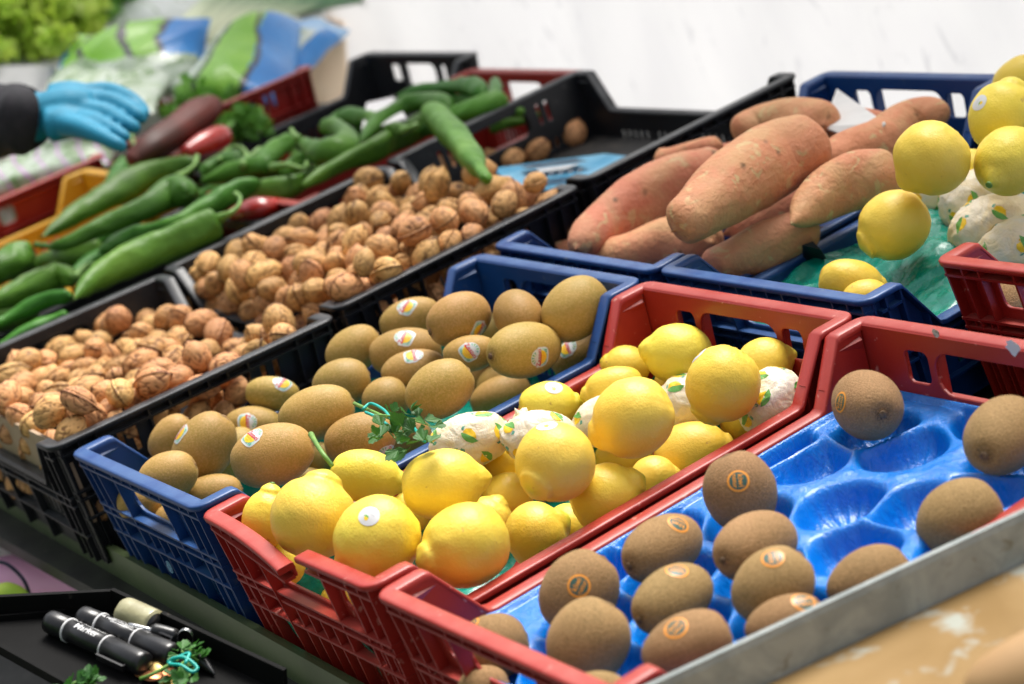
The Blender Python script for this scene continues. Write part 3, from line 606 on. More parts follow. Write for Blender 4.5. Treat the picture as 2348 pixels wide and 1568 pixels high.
LEM = [
 ('l21', 775, 1378, 48, 42, 30, 0, -0.0988, 'small lemon seen through the broken front handle of the red crate'),
 ('l21b', 645, 1292, 62, 56, 30, 0, -0.0526, 'lemon low behind the slot of the broken red crate end'),
 ('l22', 1555, 872, 60, 48, 20, 0, -0.0673, 'lemon hidden between the large stickered one and the back lemons'),
 ('l19', 1168, 1062, 64, 62, 30, 0, -0.0706, 'lemon half hidden behind the big centre lemon'),
 ('l11', 1425, 1052, 74, 46, 0, 0, -0.0945, 'shadowed lemon below the two biggest lemons'),
 ('l3', 1436, 842, 60, 50, 170, 0, -0.0502, 'lemon in the back left corner of the red crate'),
 ('l2', 1752, 836, 74, 62, 20, 0, -0.0373, 'lemon in the back right corner under the slot'),
 ('l1', 1556, 811, 88, 70, 172, 0, -0.0384, 'topmost lemon at the back with a greenish tip'),
 ('l4', 1408, 890, 90, 50, 195, 0, -0.0441, 'yellow-green lemon at the back left with a green end'),
 ('w4', 1572, 925, 62, 66, 80, 0, -0.0646, 'paper wrapped lemon squeezed between two big lemons'),
 ('l9', 1257, 930, 76, 56, 5, 0, -0.0452, 'deep orange-yellow lemon with a white sticker on its top edge'),
 ('w5', 1768, 925, 84, 76, 60, 0, -0.0481, 'paper wrapped lemon against the right wall of the red crate'),
 ('w3', 1390, 962, 80, 58, 20, 0, -0.0533, 'paper wrapped lemon behind the largest lemon'),
 ('l5', 1657, 880, 97, 86, 242, 10, -0.0166, 'large upright lemon with a round white sticker, tip pointing down'),
 ('w1', 1078, 1008, 102, 62, 15, 0, -0.0369, 'paper wrapped lemon nearest the parsley, with printed leaves'),
 ('w2', 1235, 1003, 90, 62, 0, 0, -0.0416, 'paper wrapped lemon behind the centre lemon'),
 ('l20', 1163, 1142, 64, 60, 150, 0, -0.0818, 'orange-yellow lemon below the centre lemon'),
 ('l7', 1588, 1038, 100, 72, 10, 0, -0.0884, 'lemon lying against the right rail of the red crate'),
 ('l6', 1450, 957, 106, 92, 208, 10, -0.006, 'largest lemon in the middle, tip pointing left'),
 ('l18', 838, 1092, 92, 62, -10, 0, -0.0234, 'pale lemon at the left rim with its tip pointing right'),
 ('l10', 1388, 1140, 92, 80, 28, 0, -0.0451, 'lemon with a bulging nipple at its upper right'),
 ('l14', 1014, 1110, 107, 80, 8, 0, -0.0023, 'long lemon lying across the middle of the front'),
 ('l8', 1272, 1060, 98, 93, 228, -35, -0.0052, 'round centre lemon whose blunt tip faces the viewer'),
 ('l12', 1230, 1228, 80, 78, 30, 0, -0.0647, 'lemon with a rough crown in the lower right'),
 ('l17', 610, 1190, 76, 56, 80, 0, -0.0158, 'bumpy lemon in the front left corner'),
 ('l13', 1068, 1250, 112, 97, 200, -20, -0.0244, 'foremost lemon with a thick pale nipple at its left'),
 ('l16', 718, 1187, 104, 98, 75, 15, -0.001, 'tall bumpy lemon at the front left'),
 ('l15', 863, 1235, 113, 99, 225, 0, -0.0077, 'front lemon with a round white leaf sticker'),
]
KIW = [
 ('k15', 2300, 997, 110, 84, 212, -52, -0.0319, 'dark fuzzy kiwi at the right edge showing its stem end'),
 ('k14', 1989, 929, 81, 79, -50, -80, -0.0319, 'round fuzzy kiwi against the tall red wall, stem scar facing out'),
 ('k13', 2200, 1190, 104, 88, 35, 0, -0.0478, 'plain fuzzy kiwi at the far right above the steel rail'),
 ('k8', 1695, 1127, 92, 84, 110, 0, -0.0319, 'upright fuzzy kiwi with an orange ringed sticker beside the empty cups'),
 ('k12', 1995, 1335, 102, 82, 30, 0, -0.049, 'fuzzy kiwi half hidden by the steel rail, no sticker'),
 ('k9', 1730, 1251, 103, 76, 198, -42, -0.032, 'fuzzy kiwi with a dark stem end, below the upright stickered one'),
 ('k2', 1517, 1257, 100, 74, 203, -38, -0.032, 'fuzzy kiwi with sticker on top and stem end facing left'),
 ('k10', 1770, 1345, 102, 86, 50, 0, -0.0338, 'pear shaped fuzzy kiwi with a tilted orange sticker on top'),
 ('k11', 1800, 1432, 98, 66, 22, 0, -0.0399, 'fuzzy kiwi cut by the rail with a faded sticker'),
 ('k1', 1328, 1358, 101, 88, 55, 0, -0.0319, 'tall fuzzy kiwi with the clearest orange ringed sticker'),
 ('k3', 1542, 1372, 104, 74, 207, -36, -0.032, 'fuzzy kiwi in the centre, sticker seen edge on at its top'),
 ('k6', 1574, 1485, 108, 80, 28, 0, -0.032, 'low fuzzy kiwi with a pale orange ringed sticker near the rail'),
 ('k4', 1350, 1472, 104, 94, 60, 0, -0.0319, 'large plain fuzzy kiwi in the front row'),
 ('k5', 1132, 1482, 84, 76, 20, 0, -0.0443, 'fuzzy kiwi in the front left cup with a sticker on its left'),
 ('k7', 1366, 1604, 80, 66, 10, 0, -0.0321, 'fuzzy kiwi cut by the bottom edge of the photo'),
 ('k17', 1110, 1575, 60, 50, 10, 0, -0.0526, 'fuzzy kiwi seen dark through the front slot'),
]
L2 = [
 ('m6', 2348, 188, 84, 60, 30, 0, 0.005, 'lemon at the very top of the heap on the right edge'),
 ('m5', 2300, 268, 92, 78, 70, 0, 0.03, 'lemon with a white sticker near the blue handle wall'),
 ('mw1', 2225, 465, 76, 70, 60, 0, -0.035, 'paper wrapped lemon between the loose lemons at the top'),
 ('m7', 2152, 668, 44, 34, 20, 0, -0.1001, 'lemon sliver behind the corner of the right red crate'),
 ('mw2', 2282, 518, 110, 74, 20, 0, -0.042, 'biggest paper wrapped lemon in the blue crate'),
 ('mw3', 2335, 575, 104, 76, 25, 0, -0.055, 'lowest paper wrapped lemon, cut by the right edge'),
 ('m4', 2312, 370, 90, 77, 225, -35, 0.014, 'lemon showing its stem button at the right'),
 ('m1', 2135, 362, 93, 89, 225, 10, 0.034, 'big lemon on top of the heap, touching the sweet potatoes'),
 ('m2', 2050, 516, 93, 80, 215, 0, -0.014, 'lemon with a nub at lower left resting on the green film'),
 ('m3', 1950, 648, 94, 54, -8, 0, -0.03, 'long lemon lying on the green film near the front rim'),
 ('m3b', 1985, 684, 62, 44, 10, 0, -0.031, 'small lemon just inside the front rim of the blue crate'),
]
STK = {'g5': (1238, 820, 97, 'zespri'), 'g6': (926, 772, 75, 'zespri'), 'g9': (1077, 805, -55, 'zespri'), 'g7': (948, 812, -80, 'zespri'), 'g2': (1100, 758, -100, 'zespri'), 'g1': (930, 702, 70, 'zespri'),
       'g17': (648, 876, 60, 'zespri'), 'g19': (566, 968, -85, 'zespri'), 'g10': (1300, 797, -60, 'zespri'), 'g27': (884, 1038, 60, 'zespri'), 'g23': (578, 1000, -50, 'zespri'), 'g20': (412, 992, 40, 'zespri'),
       'k1': (1327, 1343, 65, 'ring'), 'k8': (1692, 1102, -84, 'ring'), 'k10': (1772, 1276, 100, 'ring'), 'k2': (1555, 1200, 160, 'ring'), 'k3': (1552, 1306, 170, 'ring'), 'k6': (1549, 1438, 60, 'ring'), 'k5': (1076, 1433, 50, 'ring'),
       'k14': (1927, 922, 75, 'ring'), 'k7': (1322, 1562, 40, 'ring'), 'k11': (1843, 1378, 20, 'ring'),
       'l15': (847, 1180, -42, 'lemon'), 'l5': (1602, 812, 40, 'lemon'), 'l8': (1254, 974, 0, 'lemon'), 'l9': (1271, 886, 0, 'lemon'), 'm5': (2244, 234, 60, 'lemon')}
seed = 10
L2 += [('mw0', 2146, 446, 66, 60, 40, 0, -.040, 'paper wrapped lemon just visible under the two loose lemons'), ('y1', 2150, 520, 64, 60, 10, 0, -.085, 'lemon buried below the wrapped ones'), ('y2', 2225, 400, 66, 60, 10, 0, -.02, 'lemon wedged behind the big top lemon')]
LEM += [('x1', 1305, 1212, 62, 58, 20, 0, -.078, 'lemon deep in the gap right of the centre lemon'), ('x2', 1120, 1192, 60, 56, 60, 0, -.078, 'lemon deep below the orange-yellow one'), ('x3', 1500, 1098, 60, 54, 10, 0, -.085, 'lemon deep beside the right rail'),
        ('x4', 935, 1172, 58, 54, 10, 0, -.07, 'lemon low between the two front rows'), ('x5', 1340, 985, 60, 56, 10, 0, -.085, 'lemon deep below the wrapped ones'), ('x6', 1700, 960, 60, 50, 10, 0, -.09, 'lemon deep under the upright stickered lemon')]
for L_, kind, m, nm, cat, grp in ((GOLD, 'gold', M_GOLD, 'golden_kiwi', 'kiwi', 'smooth golden kiwis in the blue crate'), (LEM, 'lemon', M_LEM, 'lemon', 'lemon', 'lemons in the red crate'),
                                  (KIW, 'kiwi', M_KIWI, 'fuzzy_kiwi', 'kiwi', 'fuzzy kiwis in the blue moulded tray'), (L2, 'lemon', M_LEM, 'lemon', 'lemon', 'lemons in the blue crate')):
    for e in L_:
        seed += 1; k = kind; mm = m; n_ = nm; g_ = grp
        if 'w' in e[0]: k = 'wrap'; mm = M_TISSUE; n_ = 'wrapped_lemon'; g_ = 'paper wrapped ' + grp
        o, fr, Mx = put_fruit(e, e[7], k, mm, n_, cat if k != 'wrap' else 'wrapped lemon', e[8], g_, seed)
        if k == 'wrap':
            rr = random.Random(seed)
            for q in range(13):
                t = 3.14159 * (3 - math.sqrt(5)) * q + rr.uniform(-.3, .3); xx = 1 - 2 * (q + .5) / 13; s_ = math.sqrt(1 - xx * xx)
                put_sticker(o, fr, Mx, 0, 0, 0, 'leaf', 'printed_leaf', 1.45, ((xx, s_ * math.cos(t), s_ * math.sin(t)), (rr.uniform(-1, 1), rr.uniform(-1, 1), rr.uniform(-1, 1))))
        if e[0] in STK: put_sticker(o, fr, Mx, *STK[e[0]], size=1.15 if kind == 'gold' else 1.05)
        if e[0] == 'w1':
            tp = fr.surf([(1, 0, 0)])[0][0]; V, F, _ = tube([(tp[0] - .002, 0, 0), (tp[0] + .003, .001, .001), (tp[0] + .008, .002, .003), (tp[0] + .012, .001, .006)], [.005, .0035, .006, .008], 20, 5, shape=lambda t, ph: 1 + .35 * np.sin(5 * ph + 6 * t) * t + .2 * np.sin(11 * ph)); kid('paper_twist', mesh('paper_twist', V, F, M_TISSUE), o)
        # stem button on fruit ends that face the viewer
        if e[0] in ('k15', 'k14', 'k9', 'k2', 'k3', 'g3', 'm4', 'g5', 'g2', 'l17'):
            V, F = [], []
            tip, _ = fr.surf([(1, 0, 0)]); tip = tip[0]; R_ = fr.b * .11
            V, F, _ = tube([(tip[0] - R_ * .5, 0, 0), (tip[0] + R_ * .1, 0, 0), (tip[0] + R_ * .25, 0, 0)], [R_, R_ * .95, R_ * .45], 10, 3, shape=lambda t, ph: 1 + .25 * np.sin(5 * ph))
            kid('stem_end', mesh('stem_end', V, F, M_STEM if 'm' in e[0] or 'l' in e[0] else M_BARK), o)

# sweet potatoes: (centre line in photo pixels, radii, height, label)
SWP = [
 ([(1240, 590), (1290, 580), (1370, 568)], [14, 30, 28], -.052, 'small sweet potato low in the front left corner'),
 ([(1880, 300), (1950, 290), (2030, 296)], [20, 38, 34], -.012, 'pinkish sweet potato in front of the grey card'),
 ([(1505, 368), (1540, 362), (1610, 345), (1655, 335)], [10, 24, 27, 16], -.006, 'thin short sweet potato beside the black crate wall'),
 ([(1640, 360), (1700, 350), (1760, 345)], [20, 30, 28], -.02, 'sweet potato glimpsed between the two upper ones'),
 ([(1670, 530), (1760, 500), (1860, 470), (1930, 455)], [30, 50, 52, 40], -.045, 'shadowed sweet potato under the big top one'),
 ([(1700, 312), (1735, 290), (1800, 278), (1862, 278), (1886, 290)], [16, 46, 55, 50, 22], .006, 'round pale sweet potato at the top left of the heap'),
 ([(1880, 385), (1940, 352), (2010, 325), (2075, 275), (2135, 262), (2158, 268)], [20, 50, 54, 44, 36, 14], -.008, 'bent sweet potato with a curved crack at the back right'),
 ([(1360, 590), (1430, 590), (1520, 556), (1585, 552), (1630, 560)], [24, 50, 62, 54, 30], -.034, 'pink sweet potato lying low at the front'),
 ([(1615, 618), (1670, 592), (1745, 564), (1825, 536), (1880, 520)], [20, 46, 58, 50, 24], -.030, 'slim sweet potato beside the blue divider at the front right'),
 ([(1320, 572), (1375, 515), (1450, 470), (1540, 425), (1620, 390), (1665, 372)], [24, 52, 64, 62, 46, 20], -.010, 'long sweet potato with a curled scar on the left'),
 ([(1812, 512), (1858, 472), (1918, 434), (1990, 412), (2060, 400)], [10, 46, 58, 60, 50], -.006, 'tapering sweet potato pointing down on the right'),
 ([(1548, 522), (1600, 492), (1680, 425), (1765, 365), (1835, 340), (1882, 318)], [26, 56, 74, 78, 66, 34], .024, 'largest sweet potato lying diagonally on top of the heap')]
def potato(px, rad, z, label, i):
    P = [at(x, y, z) for x, y in px]; n = len(P); R_ = [r * depth(p) / FPX for r, p in zip(rad, P)]; c = sum(P, Vector()) / n
    R_ = [r * 1.07 for r in R_]; 
    if R_[0] > .3 * R_[1]: R_[0] = .86 * R_[1]
    if R_[-1] > .3 * R_[-2]: R_[-1] = .86 * R_[-2]
    P = [p - c + GUP * .0015 * math.sin(k * 2 + i) for k, p in enumerate(P)]
    V, F, X = tube(P, R_, 72, 22, sm=110, shape=lambda t, ph: math.sqrt(max(.01, 1 - max(0, (.13 - t) / .13, (t - .87) / .13) ** 2.3)) * (1 + .05 * np.cos(2 * ph + i) + .03 * np.cos(3 * ph + 7 * t))); V = np.array(V); N_ = sn(V, 45, i, 5) * .0022 + sn(V, 110, i + 20, 5) * .0009 + sn(V, 220, i + 50, 6) * .0004 + np.where(sn(V, 130, i + 90, 4) > .95, -.0006, 0)
    C_ = np.repeat(X, 72, axis=0); C_ = np.concatenate([C_, X[:1], X[-1:]]); D = V - C_; D /= np.linalg.norm(D, axis=1)[:, None] + 1e-9
    V = V + D * N_[:, None]; t = np.zeros(len(V)); ti = np.linspace(0, 1, len(X)).repeat(72); t[:-2] = .8 * np.exp(-(ti / .04) ** 2) + .5 * np.exp(-((1 - ti) / .03) ** 2); t[-2:] = .9; pits = np.clip(sn(V, 420, i + 7, 6) - .60, 0, 1) * 1.6 * (sn(V, 60, i + 70, 4) > -.3) + np.clip(np.abs(sn(V, 110, i + 33, 4)) * -9 + .5, 0, .5) * (sn(V, 70, i + 71, 4) > .35)
    top('sweet_potato', mesh('sweet_potato', V, F, M_SWP, attr=t * .6 + pits), T(c), label, 'sweet potato', 'sweet potatoes in the blue crate')
for i, s_ in enumerate(SWP): potato(*s_, i)
slab('card_sheet', [at(1885, 290, .004), at(1918, 203, .006), at(2030, 282, .008), at(1990, 330, -.004)], .0012, M_GCARD, 'grey card corner standing behind the sweet potatoes', 'card')

# peppers: centre line px, radii px, height, stem px line or None, label
PEP = [
 ([(-50, 815), (40, 775), (110, 742), (160, 722)], [18, 26, 24, 8], -.012, None, 'pepper tight along the left black crate rim, lowest of all'),
 ([(-60, 770), (0, 735), (80, 720)], [22, 30, 22], -.022, None, 'dark pepper at the far left under the slim one'),
 ([(190, 640), (280, 610), (360, 590)], [16, 26, 16], -.025, None, 'dark pepper in the shadow below the foremost pepper tip'),
 ([(380, 600), (440, 560), (500, 530)], [16, 24, 14], -.03, None, 'dark pepper tip hidden between the foremost pepper and the crate rim'),
 ([(150, 590), (230, 545), (320, 500)], [20, 30, 22], -.02, None, 'dark pepper underneath the long crooked pepper'),
 ([(-10, 700), (60, 650), (140, 610)], [22, 30, 22], -.03, None, 'dark pepper filling the gap at the left edge'),
 ([(420, 470), (500, 440), (580, 420)], [20, 28, 22], -.02, None, 'dark pepper below the wrinkled knotted pepper'),
 ([(560, 400), (620, 380), (680, 350)], [18, 26, 22], -.02, None, 'dark pepper below the straight stemmed pepper'),
 ([(640, 400), (700, 370), (770, 370)], [18, 28, 20], -.012, None, 'leafy dark pepper left of the ribbed one'),
 ([(960, 300), (1010, 285), (1060, 270)], [16, 24, 20], -.02, None, 'dark pepper under the top of the hanging pepper'),
 ([(1040, 262), (1100, 262), (1160, 245)], [16, 24, 20], -.02, None, 'dark pepper beside the tall black crate wall'),
 ([(790, 320), (850, 300), (900, 270)], [16, 24, 20], -.02, None, 'dark pepper between the hooked and the pale curved ones'),
 ([(60, 620), (110, 600), (180, 588), (240, 570)], [14, 26, 26, 20], -.025, None, 'dark green pepper in the shade under the long front peppers'),
 ([(150, 640), (210, 600), (300, 560)], [16, 22, 18], -.03, None, 'dark pepper deep below the foremost pepper'),
 ([(560, 450), (620, 440), (690, 415), (720, 385)], [16, 28, 28, 16], -.01, None, 'dark green pepper behind the left wall of the middle walnut crate'),
 ([(300, 470), (400, 440), (470, 430)], [20, 30, 24], -.03, None, 'shadowed pepper under the long wrinkled ones'),
 ([(700, 395), (780, 350), (830, 330)], [20, 28, 20], -.03, None, 'pepper hidden below the glossy folded one'),
 ([(860, 350), (940, 300), (1010, 270)], [16, 26, 22], -.02, None, 'pepper beneath the pale curved pepper'),
 ([(1120, 300), (1180, 280), (1240, 262)], [14, 16, 12], -.03, None, 'pepper seen through the black crate handle'),
 ([(1085, 285), (1150, 264), (1200, 255)], [10, 13, 10], -.012, None, 'upper pepper behind the black crate handle'),
 ([(1128, 240), (1136, 208), (1134, 182)], [20, 16, 13], .0, None, 'blunt dark pepper end upright against the red handle'),
 ([(1010, 228), (1060, 232), (1110, 240)], [14, 20, 18], .0, None, 'light green pepper under the top pepper'),
 ([(1000, 275), (1050, 262), (1110, 246), (1160, 226)], [14, 24, 30, 22], .004, None, 'green pepper beside the black crate rim at the back'),
 ([(752, 284), (790, 268), (850, 276), (868, 288)], [12, 22, 24, 14], .006, None, 'blunt pepper lying below the grey paper'),
 ([(908, 221), (955, 209), (1030, 199), (1085, 203), (1108, 216)], [5, 15, 24, 24, 10], .016, None, 'smooth dark pepper topmost at the back'),
 ([(822, 332), (862, 284), (925, 246), (985, 234), (1030, 248)], [8, 20, 25, 24, 12], .012, None, 'pale curved pepper rising toward the back'),
 ([(595, 378), (630, 342), (668, 318)], [16, 28, 20], .004, [(596, 345), (575, 358), (560, 372)], 'pepper with a straight stem pointing down left'),
 ([(460, 418), (520, 400), (590, 386), (625, 384)], [14, 26, 28, 14], .004, [(625, 384), (660, 378), (695, 386), (706, 372)], 'wrinkled pepper with a knotted stem across the middle'),
 ([(462, 398), (515, 372), (555, 366)], [18, 28, 22], .006, [(556, 380), (566, 356), (552, 338), (530, 338), (512, 352), (502, 368)], 'pepper with a stem curled in a loop'),
 ([(682, 318), (716, 342), (765, 348), (800, 322), (772, 292), (738, 290)], [8, 24, 34, 30, 24, 12], .018, [(684, 318), (674, 308), (668, 298)], 'glossy pepper folded like a hook'),
 ([(692, 428), (745, 398), (800, 366), (862, 340), (898, 318)], [8, 18, 24, 30, 22], .010, [(900, 312), (915, 292), (935, 300), (955, 288)], 'ribbed pepper lying along the black crate rim'),
 ([(880, 296), (905, 290), (925, 300)], [12, 18, 12], .022, [(925, 300), (942, 292), (958, 286)], 'small knobbly pepper top beside the hanging one'),
 ([(983, 256), (1008, 275), (1046, 322), (1082, 366), (1110, 402), (1120, 412)], [22, 34, 33, 26, 15, 4], .030, None, 'bright pepper hanging over the crate wall onto the walnuts'),
 ([(255, 428), (283, 398), (312, 374), (330, 362)], [18, 32, 36, 20], .010, [(316, 352), (308, 332), (302, 310), (300, 288)], 'squat pepper standing up with a tall stem'),
 ([(92, 545), (160, 500), (240, 455), (320, 412), (390, 386), (455, 372)], [7, 24, 34, 34, 30, 18], .012, None, 'longest dull green pepper at the top of the heap'),
 ([(-40, 640), (10, 612), (55, 590), (78, 582)], [26, 42, 40, 20], .012, None, 'thick pepper cut by the left edge'),
 ([(-30, 700), (50, 672), (115, 645), (140, 630), (172, 640)], [22, 28, 28, 26, 10], .008, [(172, 634), (195, 612), (215, 604)], 'pepper with a knobbly shoulder at the lower left'),
 ([(-20, 745), (60, 708), (125, 686), (162, 680)], [12, 20, 17, 5], .004, None, 'slim pepper lowest on the left beside the walnut crate'),
 ([(78, 560), (140, 562), (240, 518), (340, 474), (400, 440), (432, 448)], [5, 20, 27, 32, 38, 18], .020, [(408, 405), (425, 395), (445, 378), (452, 358)], 'long pepper with a crooked shoulder and curved stem'),
 ([(224, 580), (268, 553), (330, 530), (400, 512), (470, 474), (545, 436), (600, 416)], [7, 22, 22, 20, 27, 28, 20], .016, None, 'light green wavy pepper between two long ones'),
 ([(166, 688), (215, 645), (320, 588), (400, 552), (465, 524), (505, 508)], [5, 30, 38, 40, 38, 24], .016, [(500, 492), (528, 488), (548, 470), (550, 452), (540, 444)], 'foremost big wrinkled pepper on the walnut crate rim')]
def pepper(px, rad, z, st, label, i):
    P = [at(x, y, z) for x, y in px]; R_ = [r * depth(p) / FPX for r, p in zip(rad, P)]; c = sum(P, Vector()) / len(P); P = [p - c for p in P]
    rr = np.random.default_rng(i); p0 = rr.uniform(0, 6.28); tw = rr.uniform(-1, 1)
    def sh(t, ph): return 1 + .07 * np.cos(3 * (ph - p0 - tw * t)) * min(1, t * 2) + .05 * np.cos(2 * (ph + p0)) 
    R_[-1] = max(R_[-1], .82 * R_[-2])
    V, F, X = tube(P, R_, 28, 10, sm=8, shape=lambda t, ph: sh(t, ph) * math.sqrt(max(.02, 1 - max(0, (t - .90) / .10, (.05 - t) / .05) ** 2.4))); V = np.array(V); C_ = np.concatenate([np.repeat(X, 28, axis=0), X[:1], X[-1:]]); D = V - C_; D /= np.linalg.norm(D, axis=1)[:, None] + 1e-9
    V = V + D * (sn(V, 60, i, 5) * .0034 - np.abs(sn(V, 130, i + 9, 4)) * .0022)[:, None]; t = np.linspace(0, 1, len(X)).repeat(28); t = np.concatenate([t, [0, 1]])
    v = np.clip(sn(V, 45, i + 3, 3) * .5 + .15, 0, 1) * .8
    o = top('green_pepper', mesh('green_pepper', V, F, M_PEP, attr=v), T(c), label, 'green pepper', 'green peppers heaped in the back crates')
    if st:
        Q = [at(x, y, z + .008) - c for x, y in st]; Q[0] = P[-1] * .55 + Q[0] * .45 if (Q[0] - P[-1]).length < .05 else Q[0]; k = len(Q)
        V, F, _ = tube(Q, [.0052, .0030] + [.0022] * (k - 3) + [.0030], 10, 6); kid('stem', mesh('stem', V, F, M_STEM), o)
for i, s_ in enumerate(PEP): pepper(*s_, i)
slab('paper_sheet', [at(828, 300, .012), at(840, 236, .006), at(900, 222, .008), at(932, 270, .012)], .002, M_PAPER, 'crumpled grey paper in the black pepper crate', 'paper')
for k, (a, b_) in enumerate((((395, 352), (500, 342)), ((600, 372), (650, 350)), ((535, 492), (640, 470)))):
    P = [at(a[0], a[1], .0 - .01 * k), at((a[0] + b_[0]) / 2, (a[1] + b_[1]) / 2, .004 - .01 * k), at(b_[0], b_[1], -.01 * k)]; c = P[1]
    V, F, _ = tube([p - c for p in P], [.008, .016, .010] if k < 2 else [.008, .013, .008], 20, 8, shape=lambda t, ph: 1 + .08 * np.cos(3 * ph)); top('red_pepper', mesh('red_pepper', V, F, M_REDPEP), T(c), ['bright red pepper behind the green heap', 'red pepper bit showing between green peppers', 'red pepper low beside the black walnut crate rim'][k], 'red pepper', 'red peppers among the green ones')

# walnuts
def nut_mesh(i):
    r = np.random.default_rng(i); nu, nv = 40, 52; n = [(0, 0, 1.)]
    for a in range(1, nu): t = math.pi * a / nu; n += [(math.sin(t) * math.cos(6.28318 * j / nv), math.sin(t) * math.sin(6.28318 * j / nv), math.cos(t)) for j in range(nv)]
    n.append((0, 0, -1.)); n = np.array(n); A = np.array([1.12 + .22 * r.uniform(), .93 + .06 * r.uniform(), .88 + .08 * r.uniform()])
    q = n.copy(); q[:, 2] *= .35                                  # grooves run mostly along the shell
    w1 = np.abs(sn(n + .3 * np.stack([sn(n, 5, i), sn(n, 5, i + 1), sn(n, 5, i + 2)], 1), 9, i + 3, 4)); w2 = np.abs(sn(n, 17, i + 5, 4))
    seam = np.exp(-(n[:, 1] / .075) ** 2); k = 1 + .045 * sn(n, 3, i + 7) - .055 * np.exp(-(w1 / .16) ** 2) - .012 * np.exp(-(w2 / .2) ** 2) + .085 * seam - .055 * np.exp(-((np.abs(n[:, 1]) - .15) / .05) ** 2)
    k += .12 * np.exp(-((1 - n[:, 0]) / .03)) * 1; v = .8 * np.exp(-(w1 / .12) ** 2) + .18 * np.exp(-(w2 / .14) ** 2) + 1.0 * np.exp(-(n[:, 1] / .022) ** 2)
    V = n * A * k[:, None] * .0118; F = [(0, 1 + j, 1 + (j + 1) % nv) for j in range(nv)]
    for a in range(nu - 2):
        for j in range(nv): p = 1 + a * nv + j; c = 1 + a * nv + (j + 1) % nv; F.append((p, p + nv, c + nv, c))
    e = len(V) - 1; o = 1 + (nu - 2) * nv; F += [(e, o + (j + 1) % nv, o + j) for j in range(nv)]
    return mesh('walnut', V, F, M_NUT, attr=v * (.6 + .5 * r.uniform()))
NUTS = [nut_mesh(i * 20 + 3) for i in range(9)]
NC = [0]
def walnut(p, s, label, group, rr):
    q = Vector((rr.uniform(-1, 1), rr.uniform(-1, 1), rr.uniform(-1, 1))).normalized(); a = rr.uniform(0, 6.28)
    o = top('walnut', NUTS[NC[0] % 9], T(p) @ Matrix.Rotation(a, 4, q) @ Matrix.Scale(s, 4), label, 'walnut', group); NC[0] += 1; return o
def pack(x0, x1, y0, y1, hf, seed, layers=3, r=.0132):
    g = np.random.default_rng(seed); P = []; d = r * 1.92
    for l in range(layers):
        for i in range(int((x1 - x0) / d) + 1):
            for j in range(int((y1 - y0) / (d * .9)) + 1):
                x = x0 + (i + .5 * ((j + l) % 2)) * d; y = y0 + j * d * .9
                if x > x1: continue
                x += g.uniform(-.35, .35) * r; y += g.uniform(-.35, .35) * r; P.append((x, y, hf(x, y) - l * r * 1.55 + g.uniform(-.5, .55) * r))
    P = np.array(P); R_ = r * g.uniform(.80, 1.20, len(P)); H0 = np.array([hf(a, b) for a, b, _ in P])
    for it in range(160):
        D = P[:, None] - P[None]; d_ = np.linalg.norm(D, axis=2) + np.eye(len(P)); ov = np.clip((R_[:, None] + R_[None]) * 1.0 - d_, 0, None) * (1 - np.eye(len(P)))
        P += (D / d_[..., None] * ov[..., None]).sum(1) * .35; P[:, 0] = np.clip(P[:, 0], x0 + R_, x1 - R_); P[:, 1] = np.clip(P[:, 1], y0 + R_, y1 - R_); P[:, 2] = np.maximum(P[:, 2], -.107 + R_)
    return P, R_
def nuts(jobs):
    A = []
    for box, hf, seed, label, group in jobs:
        P, R_ = pack(*box, hf, seed, 3)
        for p, r in zip(P, R_):
            if p[2] > hf(p[0], p[1]) - .045: A.append((p, r, label, group))
    buf = -np.ones((800, 1200), int); pr = []
    for i, (p, r, l, g) in enumerate(A):
        q = RC @ (Vector(p) - CT); pr.append((q.z, (1173.5 + FPX * q.x / q.z) / 2, (784 + FPX * q.y / q.z) / 2, r * FPX / q.z / 2))
    yy, xx = np.mgrid[0:800, 0:1200]
    for i in sorted(range(len(A)), key=lambda i: -pr[i][0]):
        z, x, y, r = pr[i]; x0, x1, y0, y1 = int(max(0, x - r)), int(x + r + 2), int(max(0, y - r)), int(y + r + 2)
        m = (xx[y0:y1, x0:x1] - x) ** 2 + (yy[y0:y1, x0:x1] - y) ** 2 < r * r; buf[y0:y1, x0:x1][m] = i
    cnt = np.bincount(buf[buf >= 0].ravel(), minlength=len(A)); order = np.argsort(-cnt); rr = random.Random(4); rest = MB()
    for n_, i in enumerate(order):
        p, r, l, g = A[i]; l = nlabel(p, g)
        if cnt[i] < 12: break
        if n_ < 288: walnut(p, r / .0122 * .94, l, g, rr); continue
        q = Vector((rr.uniform(-1, 1), rr.uniform(-1, 1), rr.uniform(-1, 1))).normalized(); M_ = Matrix.Rotation(rr.uniform(0, 6), 3, q) * (r / .0122 * .94); me = NUTS[n_ % 9]
        rest.add([M_ @ v.co + Vector(p) for v in me.vertices], [tuple(f.vertices) for f in me.polygons])
    print('nuts', len(A), int((cnt >= 12).sum()))
    if rest.V: top('walnuts', rest.me('walnuts', M_NUT, True), T((0, 0, 0)), 'walnuts barely showing in the gaps of the two walnut heaps', 'walnuts', None, 'stuff')
def h2_(x, y): u = (x - .29) / .26; v = (y - .77) / .36; return -.040 + .030 * (1 - v) + .016 * u - .010 * max(0, .2 - u) * 5 * v + .008 * math.sin(x * 40) * math.sin(y * 31)
def h1_(x, y):
    u = (x - .02) / .25; v = (y - .77) / .36; return -.048 + .034 * (1 - v) - .012 * u * v + .010 * math.sin(x * 37 + 1) * math.sin(y * 29) - .030 * max(0, u - .8) * 5 * max(0, v - .1)
def h2(x, y):
    u = (x - .285) / .267; v = (y - .762) / .39
    return -.027 + .016 * (1 - v) - .014 * math.exp(-(u / .12) ** 2) - .014 * math.exp(-((1 - v) / .12) ** 2) + .006 * math.sin(x * 40) * math.sin(y * 31)
